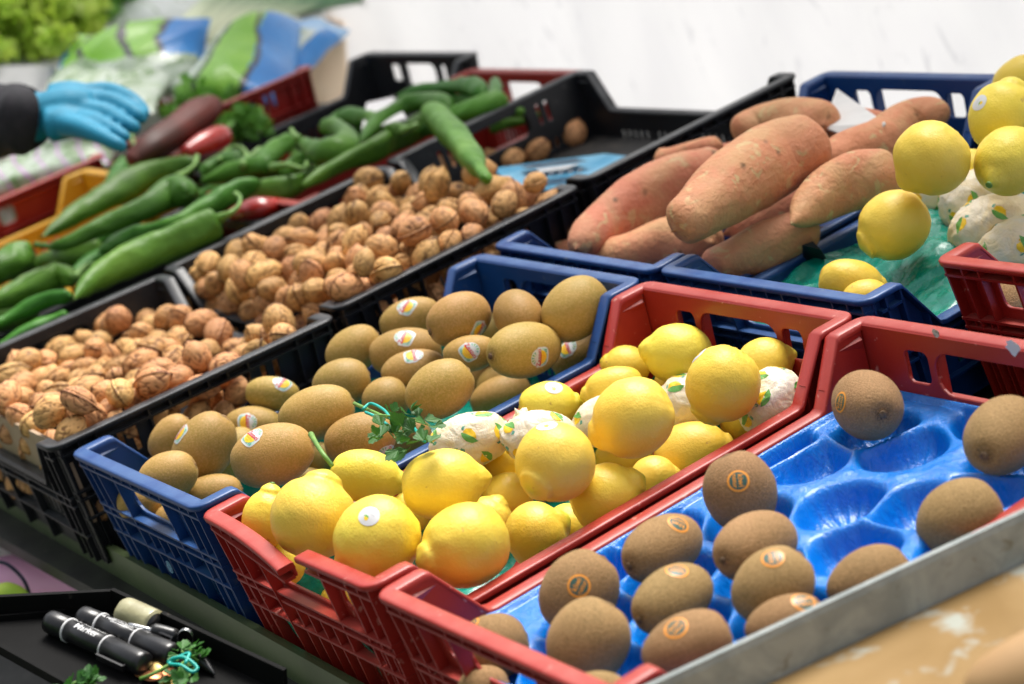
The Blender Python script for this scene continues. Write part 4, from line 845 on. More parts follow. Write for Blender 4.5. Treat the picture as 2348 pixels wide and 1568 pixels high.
def h1(x, y):
    u = (x - .006) / .267; v = (y - .745) / .39
    return -.041 + .024 * (1 - v) - .012 * u - .075 * max(0, u - .55) / .38 * min(1, 2.2 * v + .2) - .012 * math.exp(-((1 - v) / .14) ** 2) + .009 * math.sin(x * 37 + 1) * math.sin(y * 29)
def nlabel(p, g):
    b2 = 'middle' in g; x0 = .285 if b2 else .006; y0 = .762 if b2 else .745; u, v = (p[0] - x0) / .267, (p[1] - y0) / .39; c_ = 'the middle black crate' if b2 else 'the left black crate'
    a_ = 'beside the kiwi side wall' if v < .22 else ('beside the pepper side wall' if v > .80 else ('in the near half' if v < .5 else 'in the far half'))
    d_ = 'at its front end' if u < .3 else ('at its back end' if u > .7 else 'midway along'); return f'walnut {a_} of {c_}, {d_}'
nuts([((.296, .543, .770, 1.143), h2, 5, 'walnut in the heaped middle black crate', 'walnuts heaped in the middle black crate'),
      ((.020, .262, .754, 1.128), h1, 8, 'walnut in the black crate with the cardboard front', 'walnuts in the left black crate')])
rr = random.Random(3)
for x, y, z, s, lb in ((1316, 306, -.060, 1.15, 'walnut farthest back in the nearly empty black crate'), (1258, 318, -.060, 1.15, 'second walnut from the back in the nearly empty crate'), (1232, 347, -.058, 1.12, 'round walnut in front of the two rear ones'),
                       (1176, 366, -.056, 1.05, 'pale walnut just right of the hanging pepper tip'), (1128, 372, -.054, 1.05, 'walnut touching the hanging pepper'), (1020, 378, -.05, 1.1, 'dark walnut behind the hanging pepper, by the crate wall'), (1060, 388, -.05, 1.1, 'walnut under the middle of the hanging pepper')):
    walnut(at(x, y, z), s, lb, 'loose walnuts in the nearly empty crate', rr)
b = MB(); b.box((.016, .014, -.078), (.375, .253, -.073)); top('crate_insert', b.me('crate_insert', mat('dark_insert', (.02, .018, .016), .7, (.06, .05, .04), 40, (.5, .7))), CR['B3'], 'dark false floor inside the nearly empty black crate', 'insert')
# blue sign lying in the empty crate
q = [at(1128, 386, -.045), at(1385, 352, -.052), at(1440, 358, -.04), at(1330, 428, -.030), at(1195, 440, -.03)]; c = sum(q, Vector()) / 5; n_ = (q[2] - q[0]).cross(q[1] - q[0]).normalized() * -.0015
b = MB(); b.add([p - c for p in q] + [p - c + n_ for p in q], [(0, 1, 2, 3, 4), (9, 8, 7, 6, 5)] + [(i, i + 5, (i + 1) % 5 + 5, (i + 1) % 5) for i in range(5)])
sg = top('price_sign', b.me('price_sign', M_SIGN), T(c), 'light blue sign card lying in the nearly empty black crate', 'sign')
up = -n_.normalized() if n_.z < 0 else n_.normalized()
def onsign(px, i, m, nm):
    pts = []
    for x, y in px:
        d = ray(x, y); t = ((q[0] - CT).dot(up)) / d.dot(up); pts.append(CT + d * t - c + up * (.0022 + .0004 * i))
    kid(nm, mesh(nm, pts, [tuple(range(len(px)))], m, smooth=False), sg)
onsign([(1192, 385), (1318, 368), (1350, 374), (1210, 392)], 0, M_NAVY, 'dark_band'); onsign([(1228, 392), (1330, 380), (1300, 392), (1240, 400)], 0, M_GRY, 'pale_panel')
for k in range(5): x = 1236 + k * 22; onsign([(x, 402 - k * 2), (x + 14, 400 - k * 2), (x + 12, 408 - k * 2), (x - 1, 410 - k * 2)], 1, M_NAVY, 'printed_mark')

# blue moulded tray with cups
cups = [at(e[1], e[2], -.032).to_2d() for e in KIW] + [at(x, y, -.048).to_2d() for x, y in ((1850, 1050), (2070, 1020), (1925, 1150), (2100, 1150), (1950, 1250), (2260, 1110), (1230, 1520))] + [Vector((.385, .10)), Vector((.30, .215)), Vector((.14, .205)), Vector((.19, .20)), Vector((.012, .11))]
Mk = CR['K']
def tray_mesh():
    nx, ny = 300, 180; U, Vv = np.meshgrid(np.linspace(0, 1, nx), np.linspace(0, 1, ny)); x = .014 + .372 * U; y = .011 + .222 * Vv
    M3 = np.array(Mk); px = M3[0, 0] * x + M3[0, 1] * y + M3[0, 3]; py = M3[1, 0] * x + M3[1, 1] * y + M3[1, 3]
    C_ = np.array([tuple(c_) for c_ in cups]); D = np.sqrt((px[..., None] - C_[:, 0]) ** 2 + (py[..., None] - C_[:, 1]) ** 2); I = np.argsort(D, axis=2); d1, d2, d3 = (np.take_along_axis(D, I[..., k:k + 1], 2)[..., 0] for k in range(3)); i1 = I[..., 0]
    e = (d2 - d1) / 2; cup = 1 - np.exp(-(e / .0050) ** 1.6); cup *= 1 / (1 + np.exp((d1 - .0275) / .0016)); bowl = np.clip(1 - (d1 / .030) ** 2, 0, 1) * .35 + .65
    ang = np.arctan2(py - C_[i1, 1], px - C_[i1, 0]); w_ = np.clip(d1 / .02, 0, 1) * cup
    h = cup * bowl * .022 + w_ * (.0009 * np.sin(ang * 17 + i1 * 2) + .0006 * np.sin(ang * 41 + i1) + .0004 * np.sin(ang * 73))
    ed = np.minimum(np.minimum(U, 1 - U) * .372, np.minimum(Vv, 1 - Vv) * .222); h *= np.clip((ed - .006) / .004, 0, 1); top_ = .0016 * np.exp(-((d3 - d1) / .008) ** 2) + .0022 * np.exp(-((ed - .004) / .0016) ** 2) - .0018 * np.exp(-((ed - .0085) / .0012) ** 2)
    z = -.0455 - h + top_; V = np.stack([x, y, z], 2).reshape(-1, 3); F = [(j * nx + i, j * nx + i + 1, (j + 1) * nx + i + 1, (j + 1) * nx + i) for j in range(ny - 1) for i in range(nx - 1)]
    return mesh('moulded_tray', V, F, M_TRAY)
top('moulded_tray', tray_mesh(), Mk, 'glossy blue moulded tray with kiwi cups inside the red crate', 'tray')
Mr = CR['R']; V, F = grid(60, 40, lambda u, v: Vector((.014 + .372 * u, .012 + .21 * v, -.048 - .010 * (math.sin(u * 40) * math.sin(v * 26) + 1) * min(1, 12 * min(u, 1 - u, v, 1 - v))))); top('moulded_tray', mesh('moulded_tray', V, F, M_TRAY), Mr, 'blue moulded tray inside the red crate at the right edge', 'tray')
fr = Fruit('kiwi', .026, .021, 77); p = at(2300, 702, -.052); top('fuzzy_kiwi', fr.mesh(M_KIWI), frame(p, (1, .3, 0), (0, 0, 1)), 'fuzzy kiwi seen through the slot of the right red crate', 'kiwi')
# film liners
def liner(key, zt, zb, seed, label, ya=.0135, L_=.4, W_=.2455, am=.005):
    def fn(u, v):
        x = .0145 + (L_ - .029) * u; y = ya + (W_ - 2 * ya) * v; e_ = min(u * (L_ - .029), (1 - u) * (L_ - .029), v * (W_ - 2 * ya), (1 - v) * (W_ - 2 * ya))
        k = math.exp(-(e_ / .006) ** 2); P = np.array([[x, y, 0.]]); nz = float(sn(P, 45, seed, 4)[0]); nz2 = abs(float(sn(P + .004 * math.sin(x * 60) + .004 * math.sin(y * 75), 75, seed + 1, 3)[0]))
        return Vector((x, y, zb + (zt + .006 * nz - zb) * k + am * nz * (1 - k) - .0085 * nz2 - .0018 * abs(float(sn(P, 230, seed + 2, 4)[0]))))
    V, F = grid(130, 90, fn); top('film_liner', mesh('film_liner', V, F, M_BAG), CR[key], label, 'liner')
liner('G', -.047, -.104, 4, 'green film lining the blue crate of golden kiwis'); liner('L2', -.050, -.046, 9, 'crumpled green film lining the blue lemon crate', am=.012); liner('L', -.058, -.105, 14, 'dark green film under the lemons in the broken red crate')
b = MB(); q = [at(1838, 562, -.03), at(1862, 553, -.028), at(1880, 572, -.035), at(1893, 592, -.045), at(1870, 605, -.055), at(1842, 612, -.06)]; c = q[0]
V, F = [p - c for p in q], [tuple(range(6))]; b.add(V + [p + Vector((0, -.0006, 0)) for p in V], [tuple(range(6)), tuple(reversed(range(6, 12)))] + [(i, (i + 1) % 6, (i + 1) % 6 + 6, i + 6) for i in range(6)])
top('black_label', b.me('black_label', mat('black_foil', (.012, .012, .012), .3, (.10, .08, .03), 160, (.60, .68))), T(c), 'black printed foil scrap above the green film in the blue crate', 'foil label')

# parsley
def leaf(b, p, x, n, s, rr):
    x = Vector(x).normalized(); n = Vector(n); n = (n - x * n.dot(x)).normalized(); y = n.cross(x); pts = []
    K = 30
    for k in range(K):
        t = k / (K - 1) * math.pi * 1.7 - math.pi * .85; r = s * (.62 + .38 * math.cos(t * 1.0)) * (.72 + .28 * abs(math.cos(t * 2.5))) * (1 - .10 * (k % 2)); pts.append((r * math.cos(t) + s * .35, r * math.sin(t) * .95))
    V = [p] + [p + x * a + y * c_ + n * (s * .35 * math.sin(a / s * 2 + 1) * abs(c_) / s + rr.uniform(-.05, .05) * s) for a, c_ in pts]
    b.add(V, [(0, k, k + 1) for k in range(1, K)], 0)
def parsley(c, px, z, s, label, rs, band):
    rr = random.Random(rs); o0 = at(*c, z); r = top('parsley_sprig', None, T(o0), label, 'parsley'); b = MB(); sb = MB()
    for x, y, n_ in px:
        p = at(x, y, z + rr.uniform(0, .010)) - o0
        for k in range(n_):
            d = Vector((rr.uniform(-1, 1), rr.uniform(-1, 1), rr.uniform(-.3, .8))); d = d.normalized()
            leaf(b, p + d * s * .3, d, GUP + Vector((rr.uniform(-.8, .8), rr.uniform(-.8, .8), 0)), s * rr.uniform(.5, .85), rr)
        if rr.random() < .4: V, F, _ = tube([Vector((0, 0, 0)), p * .5 + Vector((0, 0, .002)), p], [.0008, .0006, .0005], 6, 4); sb.add(V, F)
    kid('leaves', b.me('leaves', M_LEAF, False), r); kid('stalks', sb.me('stalks', M_STEM, True), r); return r, o0
r, o0 = parsley((850, 950), [(880, 985, 4), (905, 1005, 4), (870, 1010, 3), (935, 950, 4), (960, 965, 4), (985, 975, 4), (930, 985, 3), (950, 1000, 3), (975, 1020, 2), (945, 1025, 2), (895, 955, 2), (920, 1025, 2)], .024, .0115, 'parsley sprig tied with a teal band lying on the golden kiwis', 4, True)
for k, P in enumerate(([(832, 938), (850, 925), (880, 940), (900, 962), (925, 958), (945, 975), (965, 1005), (974, 1012)], [(838, 945), (860, 955), (890, 975), (905, 990), (920, 1015)])):
    V, F, _ = tube([at(x, y, .026) - o0 for x, y in P], [.0011] * len(P), 8, 6); kid('rubber_band', mesh('rubber_band', V, F, M_BAND), r)
V, F, _ = tube([at(x, y, z) - o0 for x, y, z in ((812, 925, .018), (830, 933, .02), (870, 950, .024), (930, 975, .026))], [.0014, .0013, .001, .0008], 8, 6); kid('stalk', mesh('stalk', V, F, M_STEM), r)
c = at(735, 1030, .03); V, F, _ = tube([at(x, y, z) - c for x, y, z in ((713, 996, .028), (722, 1012, .03), (740, 1040, .028), (762, 1068, .02))], [.0022, .0017, .0016, .0015], 10, 6)
top('green_stalk', mesh('green_stalk', V, F, M_STEM), T(c), 'pale green loose stalk leaning between kiwis and lemons', 'stalk')
# ---------------------------------------------------------------- black tray with the seller's things (level, not sloping)
ER = RC.transposed() @ Vector((1, 0, 0))
O0 = dp(250, 1500, 1.30) - GUP * .0078
def lv(x, y, h=0):
    d = ray(x, y); return CT + d * (((O0 + GUP * h) - CT).dot(GUP) / d.dot(GUP))
floor = [(-60, 1415), (262, 1398), (660, 1586), (640, 1660), (230, 1612), (0, 1482), (-60, 1450)]
tr = top('utensil_tray', None, T(O0), 'black tray with markers, coins and keys below the steel rail', 'tray')
q = [lv(*p) - O0 for p in floor]; n = len(q); b = MB(); b.add(q + [p - GUP * .003 for p in q], [tuple(range(n)), tuple(reversed(range(n, 2 * n)))] + [(i, i + n, (i + 1) % n + n, (i + 1) % n) for i in range(n)])
M_TRB = mat('black_tray_plastic', (.004, .004, .004), .7, (.007, .007, .007), 14, (.4, .7), (.04, .035, .03), 90, (.68, .78), spec=.08); kid('tray_floor', b.me('tray_floor', M_TRB), tr)
def wall(a, c, h, t, nm):
    A, B_ = lv(*a) - O0, lv(*c) - O0; nn_ = (B_ - A).cross(GUP).normalized() * t; b = MB(); up = GUP * h; lo = GUP * -.003
    V = [A + lo, B_ + lo, B_ + up, A + up, A + lo + nn_, B_ + lo + nn_, B_ + up + nn_, A + up + nn_]; b.add(V, [(0, 1, 2, 3), (7, 6, 5, 4), (0, 4, 5, 1), (1, 5, 6, 2), (2, 6, 7, 3), (3, 7, 4, 0)]); kid('tray_wall', b.me('tray_wall', M_TRB), tr)
wall((-60, 1413), (263, 1396), .0150, .003, 'w'); wall((265, 1397), (660, 1584), .016, .003, 'w'); wall((0, 1483), (232, 1612), .0035, .003, 'w'); wall((-60, 1451), (-1, 1482), .0035, .003, 'w')
wall((-40, 1424), (150, 1408), .004, .002, 'w')
def marker(a, c, r, label, rows, clip_t):
    A, B_ = lv(*a, r), lv(*c, r); C_ = (A + B_) / 2; ax = (B_ - A).normalized(); L_ = (B_ - A).length; Mx = frame(C_, ax, GUP)
    o = top('marker_pen', None, Mx @ T((0, 0, -r)), label, 'marker pen', 'marker pens in the black tray'); U = T((0, 0, r)); h = L_ / 2
    def seg(nm, xs, rs, m, sh=None): V, F, _ = tube([(x, 0, 0) for x in xs], rs, 32, 1, shape=sh); kid(nm, mesh(nm, V, F, m), o, U)
    seg('barrel', [-h * .58, -h * .57, h * .20, h * .21], [r * .8, r * .94, r * .94, r * .8], M_MARK)
    kn = lambda t, ph: 1 + .012 * np.sign(np.sin(ph * 14))
    seg('end_plug', [-h, -h * .985, -h * .9, -h * .60, -h * .59], [r * .80, r * .93, r * .97, r * .97, r * .9], M_MARK, kn)
    seg('cap', [h * .22, h * .23, h * .9, h * .985, h], [r * .9, r, r, r * .96, r * .85], M_MARK, kn)
    for x in (-.585, .21): seg('ring', [h * x, h * x + .0002, h * x + .0013, h * x + .0015], [r * .9, r * 1.025, r * 1.025, r * .9], M_WHITE)
    b = MB(); b.box((h * .25, -.0022, r * 1.02), (h * .27, .0022, r * 1.25)); b.box((h * .25, -.0022, r * 1.18), (h * .80, .0022, r * 1.36)); b.box((h * .78, -.0018, r * .99), (h * .80, .0018, r * 1.2)); kid('clip', b.me('clip', M_MARK), o, U @ Matrix.Rotation(math.radians(clip_t), 4, 'X'))
    V3, F3 = [], []
    for s, size, x0, th in rows:
        V2, F2 = refine(*text2d(s, size), .003); n_ = len(V3)
        for u, v in V2: a_ = math.radians(th) - v / r; a_ = math.radians(th) + v / r; V3.append((x0 * h + u, math.cos(a_) * 0 + r * .965 * math.sin(a_), r * .965 * math.cos(a_)))
        F3 += [tuple(i + n_ for i in f) for f in F2]
    kid('print', mesh('print', V3, F3, M_WHITE, smooth=False), o, U)
marker((114, 1424), (332, 1524), .0078, 'nearest black marker pen with white lettering, clip underneath', [('Marker', .0068, -.16, -10), ('MADE IN GERMANY', .0034, -.22, 30), ('permanent waterproof', .0021, -.22, 52), ('refillable', .0021, .02, 62)], 95)
marker((188, 1414), (398, 1504), .0078, 'second black marker pen lying behind the nearest one', [('ink refill', .0040, -.42, 5), ('xylene free ink permanent', .0020, -.05, -8), ('smallest line width', .0020, -.05, 8), ('waterproof and quick drying', .0020, -.05, 24)], -62)
r_ = .0098; A, B_ = lv(288, 1404, r_), lv(352, 1432, r_); o = top('coin_roll', None, T((A + B_) / 2), 'olive paper coin roll wrapped in clear film', 'coin roll'); c = (A + B_) / 2
V, F, _ = tube([A - c, A - c + (B_ - A) * .03, B_ - c - (B_ - A) * .03, B_ - c], [r_ * .85, r_, r_, r_ * .96], 32, 4, shape=lambda t, ph: 1 + .015 * np.sin(7 * ph + 9 * t)); kid('wrapper', mesh('wrapper', V, F, M_TAPE), o)
d_ = (B_ - A).normalized(); V, F, _ = tube([B_ - c, B_ - c + d_ * .0012], [r_ * .80, r_ * .78], 32, 1); kid('roll_end', mesh('roll_end', V, F, M_MARK), o)
def rod(nm, pts, rs, m, label=None, cat=None, par=None, c=None, seg=14):
    c = c or pts[0]; V, F, _ = tube([p - c for p in pts], rs, seg, 4); me = mesh(nm, V, F, m)
    return top(nm, me, T(c), label, cat) if par is None else kid(nm, me, par)
c = lv(405, 1456, .006); kr = top('key_holder', None, T(c), 'black key holder with a split steel ring', 'key holder')
rod('shaft', [lv(296, 1432, .014), lv(348, 1445, .013)], [.0016, .0016], M_CHROME, par=kr, c=c); rod('grip', [lv(346, 1444, .013), lv(352, 1446, .012), lv(372, 1449, .012), lv(404, 1457, .011)], [.0030, .0048, .0046, .0042], M_MARK, par=kr, c=c)
cc = lv(424, 1466, .009); R2 = .0068; pts = [cc - c + (GUP * math.sin(t) + (ER * .8 + Vector((.3, -.3, 0))).normalized() * math.cos(t) * .75) * R2 for t in [6.2832 * k / 18 for k in range(19)]]
for k in (0, .0011): V, F, _ = tube([p + Vector((k, k, 0)) for p in pts], [.0005] * 19, 8, 2, cap=False); kid('split_ring', mesh('split_ring', V, F, M_CHROME), kr)
rod('ball_pen', [lv(425, 1500, .006), lv(460, 1515, .005), lv(482, 1535, .003), lv(492, 1546, .002)], [.0035, .004, .0022, .0006], M_MARK, 'black ball pen beside the parsley in the tray', 'pen')
for k, (x, y, h_, m, lb) in enumerate(((332, 1544, .001, M_COIN, 'copper coin leftmost in the tray pile'), (378, 1541, .001, M_COIN, 'copper coin beside the brass one'), (363, 1528, .0032, M_BRASS, 'brass coloured coin on top of the pile'), (350, 1552, .003, M_COIN, 'copper coin nearest the parsley stalk'), (388, 1564, .001, M_BRASS, 'brass coloured coin at the bottom edge'))):
    p = lv(x, y, h_); V, F, _ = tube([(0, 0, 0), (0, 0, .0003), (0, 0, .0010), (0, 0, .0013)], [.0060, .0064, .0064, .0060], 36, 1, shape=lambda t, ph: 1 + .004 * np.sign(np.sin(30 * ph))); top('coin', mesh('coin', V, F, m), frame(p, ER, GUP + Vector((.08 * math.sin(k * 3), .1 * math.cos(k * 2), 0))), lb, 'coin', 'coins in the black tray')
def lparsley(c, px, s, label, rs, stalk=None, band=None):
    rr = random.Random(rs); o0 = lv(*c, .006); r = top('parsley_sprig', None, T(o0), label, 'parsley'); b = MB(); sb = MB()
    for x, y, n_ in px:
        p = lv(x, y, rr.uniform(.004, .014)) - o0
        for k in range(n_):
            d = Vector((rr.uniform(-1, 1), rr.uniform(-1, 1), rr.uniform(-.3, .8))).normalized(); leaf(b, p + d * s * .3, d, GUP + Vector((rr.uniform(-.6, .6), rr.uniform(-.6, .6), 0)), s * rr.uniform(.55, .9), rr)
        V, F, _ = tube([Vector((0, 0, 0)), p * .5 + GUP * .003, p], [.0009, .0008, .0006], 6, 4); sb.add(V, F)
    kid('leaves', b.me('leaves', M_LEAF, False), r); kid('stalks', sb.me('stalks', M_STEM, True), r)
    if stalk: V, F, _ = tube([lv(x, y, h) - o0 for x, y, h in stalk], [.0012] * len(stalk), 8, 5); kid('stalk', mesh('stalk', V, F, M_STEM), r)
    if band: V, F, _ = tube([lv(x, y, h) - o0 for x, y, h in band], [.0011] * len(band), 8, 6); kid('rubber_band', mesh('rubber_band', V, F, M_BAND), r)
lparsley((425, 1515), [(415, 1495, 4), (440, 1490, 4), (405, 1555, 4), (435, 1550, 4), (455, 1515, 3), (425, 1570, 3), (445, 1500, 3)], .0085, 'parsley sprig with teal band lying on the coins in the tray', 6, [(321, 1556, .004), (350, 1545, .008), (392, 1522, .012)], [(385, 1518, .012), (400, 1508, .016), (425, 1508, .017), (452, 1530, .014), (440, 1540, .013), (415, 1525, .015), (388, 1520, .013), (432, 1497, .017), (425, 1520, .016)])
lparsley((182, 1575), [(165, 1572, 4), (200, 1565, 4), (225, 1572, 3), (190, 1585, 4)], .011, 'parsley leaf tips at the bottom edge of the photo', 9)

# things on the lower shelf, seen under the rail
def blob(nm, pts, rs, m, label, cat, sh=None, am=0, parts=None, seed=1):
    c = sum(pts, Vector()) / len(pts); V, F, X = tube([p - c for p in pts], rs, 32, 8, shape=sh); V = np.array(V)
    if am: C_ = np.concatenate([np.repeat(X, 32, axis=0), X[:1], X[-1:]]); D = V - C_; D /= np.linalg.norm(D, axis=1)[:, None] + 1e-9; V = V + D * ((sn(V, 60, seed, 4) - np.abs(sn(V, 130, seed + 1, 4))) * am)[:, None]
    return top(nm, mesh(nm, V, F, m), T(c), label, cat)
blob('pink_bag', [dp(-80, 1345, 2.0), dp(20, 1335, 2.0), dp(120, 1335, 2.0), dp(250, 1350, 2.0)], [.02, .026, .024, .012], M_PINK, 'pink plastic bundle on the lower shelf beneath the rail', 'bundle', am=.0015)
blob('white_bag', [dp(-60, 1265, 2.1), dp(0, 1250, 2.1), dp(30, 1262, 2.1)], [.02, .022, .01], M_WHITE, 'white bag at the left edge above the pink bundle', 'bag', am=.002)
blob('leafy_bag', [dp(60, 1290, 2.1), dp(90, 1275, 2.1), dp(125, 1285, 2.1)], [.006, .014, .006], M_BGW, 'small clear bag of greens behind the pink bundle', 'bag', am=.002)
blob('blue_bag', [dp(-60, 1225, 2.2), dp(40, 1235, 2.2), dp(80, 1260, 2.2)], [.02, .016, .01], M_BGL, 'pale blue bag far under the rail at the left edge', 'bag', am=.002)
rod('cable', [dp(-20, 1285, 1.85), dp(15, 1293, 1.85), dp(45, 1318, 1.85), dp(62, 1345, 1.85), dp(75, 1390, 1.88)], [.0016] * 5, mat('dark_cable', (.02, .02, .05), .4), 'thin dark cable curving in front of the pink bundle', 'cable')
blob('green_leaf', [dp(-30, 1366, 1.85), dp(10, 1362, 1.85), dp(45, 1366, 1.85), dp(62, 1375, 1.85)], [.006, .0085, .007, .002], M_LETT, 'bright green leaf at the left edge above the tray', 'leaf', am=.002)

# ---------------------------------------------------------------- the seller's gloved hand
def chain(bm_list, pts, rs): V, F, _ = tube(pts, rs, 16, 5); bm_list.append((V, F))
def fused(parts, c, vox, it, m, nm):
    b = MB()
    for V, F in parts: b.add([Vector(v) - c for v in V], F)
    o = bpy.data.objects.new('tmp', b.me('tmp', m)); SC.collection.objects.link(o)
    md = o.modifiers.new('r', 'REMESH'); md.mode = 'VOXEL'; md.voxel_size = vox; s_ = o.modifiers.new('s', 'SMOOTH'); s_.iterations = it; s_.factor = .6
    me = bpy.data.meshes.new_from_object(o.evaluated_get(bpy.context.evaluated_depsgraph_get())); me.name = nm; bpy.data.objects.remove(o)
    me.polygons.foreach_set('use_smooth', [True] * len(me.polygons)); me.materials.clear(); me.materials.append(m); return me
HD = 2.25
def hp(x, y, d=0): return dp(x, y - 4, HD + d)
FING = [([(205, 218, .02), (250, 212, .02), (292, 226, .01), (322, 248, 0), (338, 268, -.01)], [21, 17, 15, 13, 8]),
        ([(205, 238, .01), (250, 236, 0), (288, 250, -.01), (318, 268, -.02), (332, 284, -.02)], [22, 18, 16, 14, 9]),
        ([(195, 258, -.01), (238, 262, -.02), (272, 278, -.03), (304, 294, -.04), (318, 304, -.04)], [22, 18, 16, 14, 9]),
        ([(180, 278, -.02), (222, 284, -.04), (254, 298, -.05), (284, 316, -.06), (296, 324, -.06)], [20, 16, 14, 12, 8]),
        ([(150, 290, -.03), (192, 300, -.05), (232, 316, -.07), (268, 334, -.08), (288, 344, -.08)], [24, 20, 16, 14, 9])]
def hand(k, cuff):
    P = []; R_ = lambda r: r * k * HD / FPX
    chain(P, [hp(95, 268), hp(135, 258), hp(175, 250), hp(212, 246)], [R_(50), R_(52), R_(50), R_(34)]); chain(P, [hp(110, 292, -.02), hp(150, 285, -.02), hp(190, 280, -.02)], [R_(40), R_(38), R_(26)])
    chain(P, [hp(120, 232, .02), hp(165, 222, .02), hp(210, 222, .02)], [R_(38), R_(34), R_(24)])
    for px, rs in FING: chain(P, [hp(*p) for p in px], [R_(r) * 1.2 for r in rs])
    if cuff: chain(P, [hp(78, 273), hp(84, 273), hp(100, 270)], [R_(60), R_(57), R_(50)])
    return P
cH = hp(60, 270); per = top('person', None, T(cH), 'seller reaching in from the left with a bright blue disposable glove and dark sleeve', 'person')
P = hand(.86, False); R_ = lambda r: r * HD / FPX; chain(P, [hp(-120, 285, .05), hp(0, 276, .02), hp(60, 272), hp(110, 268)], [R_(64), R_(58), R_(50), R_(44)])
kid('body', fused(P, cH, .0035, 4, M_SKIN, 'body'), per)
kid('glove', fused(hand(1, True), cH, .0028, 3, M_GLOVE, 'glove'), per)
V, F, _ = tube([hp(-420, 300, .1) - cH, hp(-200, 292, .06) - cH, hp(-20, 282, .02) - cH, hp(48, 277) - cH, hp(52, 277) - cH], [R_(110), R_(100), R_(86), R_(80), R_(72)], 32, 8, shape=lambda t, ph: 1 + .03 * np.sin(4 * ph + 30 * t)); kid('sleeve', mesh('sleeve', V, F, M_CLOTH), per)

# dark red vegetable under the fingers
blob('dark_red_pepper', [dp(300, 372, 2.55), dp(350, 338, 2.57), dp(410, 300, 2.61), dp(462, 262, 2.65), dp(492, 236, 2.67)], [.010, .018, .020, .021, .012], M_DARKRED, 'long glossy dark red pepper pointing up right beneath the glove', 'red pepper', sh=lambda t, ph: 1 + .1 * np.cos(3 * ph))
blob('bright_red_pepper', [dp(425, 350, 2.56), dp(462, 335, 2.58), dp(500, 318, 2.6), dp(512, 305, 2.62)], [.008, .015, .016, .010], M_REDPEP, 'bright red pepper lying just under the dark red one', 'red pepper')

# bags of salad behind
def pillow(nm, quad, th, pat, mats, label, seed, nx=60, ny=40):
    q = [np.array(p) for p in quad]; c = sum(q) / 4; nrm = np.cross(q[1] - q[0], q[3] - q[0]); nrm /= np.linalg.norm(nrm)
    if nrm @ np.array(GUP) < 0: nrm = -nrm
    V = []; F = []; I = []
    for side in (1, -1):
        for j in range(ny):
            for i in range(nx):
                u, v = i / (nx - 1), j / (ny - 1); p = (q[0] * (1 - u) + q[1] * u) * (1 - v) + (q[3] * (1 - u) + q[2] * u) * v
                h = th * (16 * u * (1 - u) * v * (1 - v)) ** .4; V.append(p - c + nrm * (h * side))
        o = 0 if side == 1 else nx * ny
        for j in range(ny - 1):
            for i in range(nx - 1): a = o + j * nx + i; F.append((a, a + 1, a + nx + 1, a + nx) if side == 1 else (a, a + nx, a + nx + 1, a + 1)); u_, v_ = (i + .5) / nx, (j + .5) / ny; I.append(pat(u_ + .02 * math.sin(v_ * 9 + seed) + .008 * math.sin(v_ * 27 + 2 * seed), v_ + .03 * math.sin(u_ * 8 + seed) + .01 * math.sin(u_ * 23)))
    V = np.array(V); am = sn(V, 30, seed, 4) * .008 - np.abs(sn(V, 48, seed + 1, 3)) * .007; V = V + nrm * am[:, None]
    return top(nm, mesh(nm, V, F, mats, I), T(c), label, 'bag', 'bags of vegetables behind the stall')
MT = [M_BGG, M_BGK, M_BGB, M_BGW, M_BGL]
def patA(u, v):
    if v < .26 + .25 * abs(u - .45): return 3
    if u < .09: return 2
    if abs(u - .16 - .1 * (1 - v)) < .022 or abs(u - .50 - .25 * (.6 - v)) < .028: return 1
    if abs(u - .80 + .1 * v) < .02: return 1
    return 2 if u > .80 - .1 * v else 0
pillow('salad_bag', [dp(105, 225, 3.12), dp(440, 205, 3.05), dp(482, 38, 3.18), dp(150, 92, 3.23)], .035, patA, MT, 'long printed green and blue salad bag, left of the pair', 3)
def patB(u, v):
    if u < .13: return 3
    if abs(u - .17) < .025 or abs(u - .58 - .06 * math.sin(v * 5)) < .025: return 1
    if v > .90: return 3
    return 2 if u > .60 else 0
pillow('salad_bag', [dp(398, 205, 3.00), dp(660, 232, 2.95), dp(700, 40, 3.30), dp(515, 58, 3.13)], .035, patB, MT, 'printed green and blue salad bag resting on the small red crate', 8)
pillow('salad_bag', [dp(600, 170, 3.18), dp(690, 165, 3.13), dp(800, 62, 3.28), dp(640, 35, 3.33)], .02, lambda u, v: 2 if (u > .82 and v < .8) else (4 if v > .6 else 3), MT, 'pale blue and white bag behind the printed pair', 12)
pillow('salad_bag', [dp(90, 235, 3.00), dp(350, 245, 2.95), dp(400, 150, 3.10), dp(110, 170, 3.15)], .02, lambda u, v: 3, MT, 'clear film bag of greens just above the blue glove', 15)
pillow('film_bag', [dp(130, 100, 3.68), dp(430, 90, 3.58), dp(520, -40, 3.88), dp(200, -40, 3.98)], .05, lambda u, v: 5 if (u + v) % .3 > .02 else 3, MT + [mat('white_film', (.80, .82, .80), .35, (.66, .72, .66), 18, (.35, .65), bump=.003, bs=50)], 'large white film bag between the lettuces and the leeks', 21)
pillow('film_bag', [dp(-60, 455, 2.98), dp(250, 385, 2.93), dp(300, 320, 3.08), dp(-60, 360, 3.13)], .03, lambda u, v: 3 if (u * 7 + v * 2) % 1 > .12 else 1, [M_BGG, mat('violet_print', (.55, .25, .60), .4), M_BGB, M_BGW], 'clear bag with violet stripes in the dark red crate under the sleeve', 25)
pillow('film_bag', [dp(-40, 560, 2.98), dp(120, 520, 2.98), dp(180, 400, 3.08), dp(-40, 460, 3.08)], .02, lambda u, v: 3, MT, 'clear bag of greens behind the handle of the dark red crate', 27)
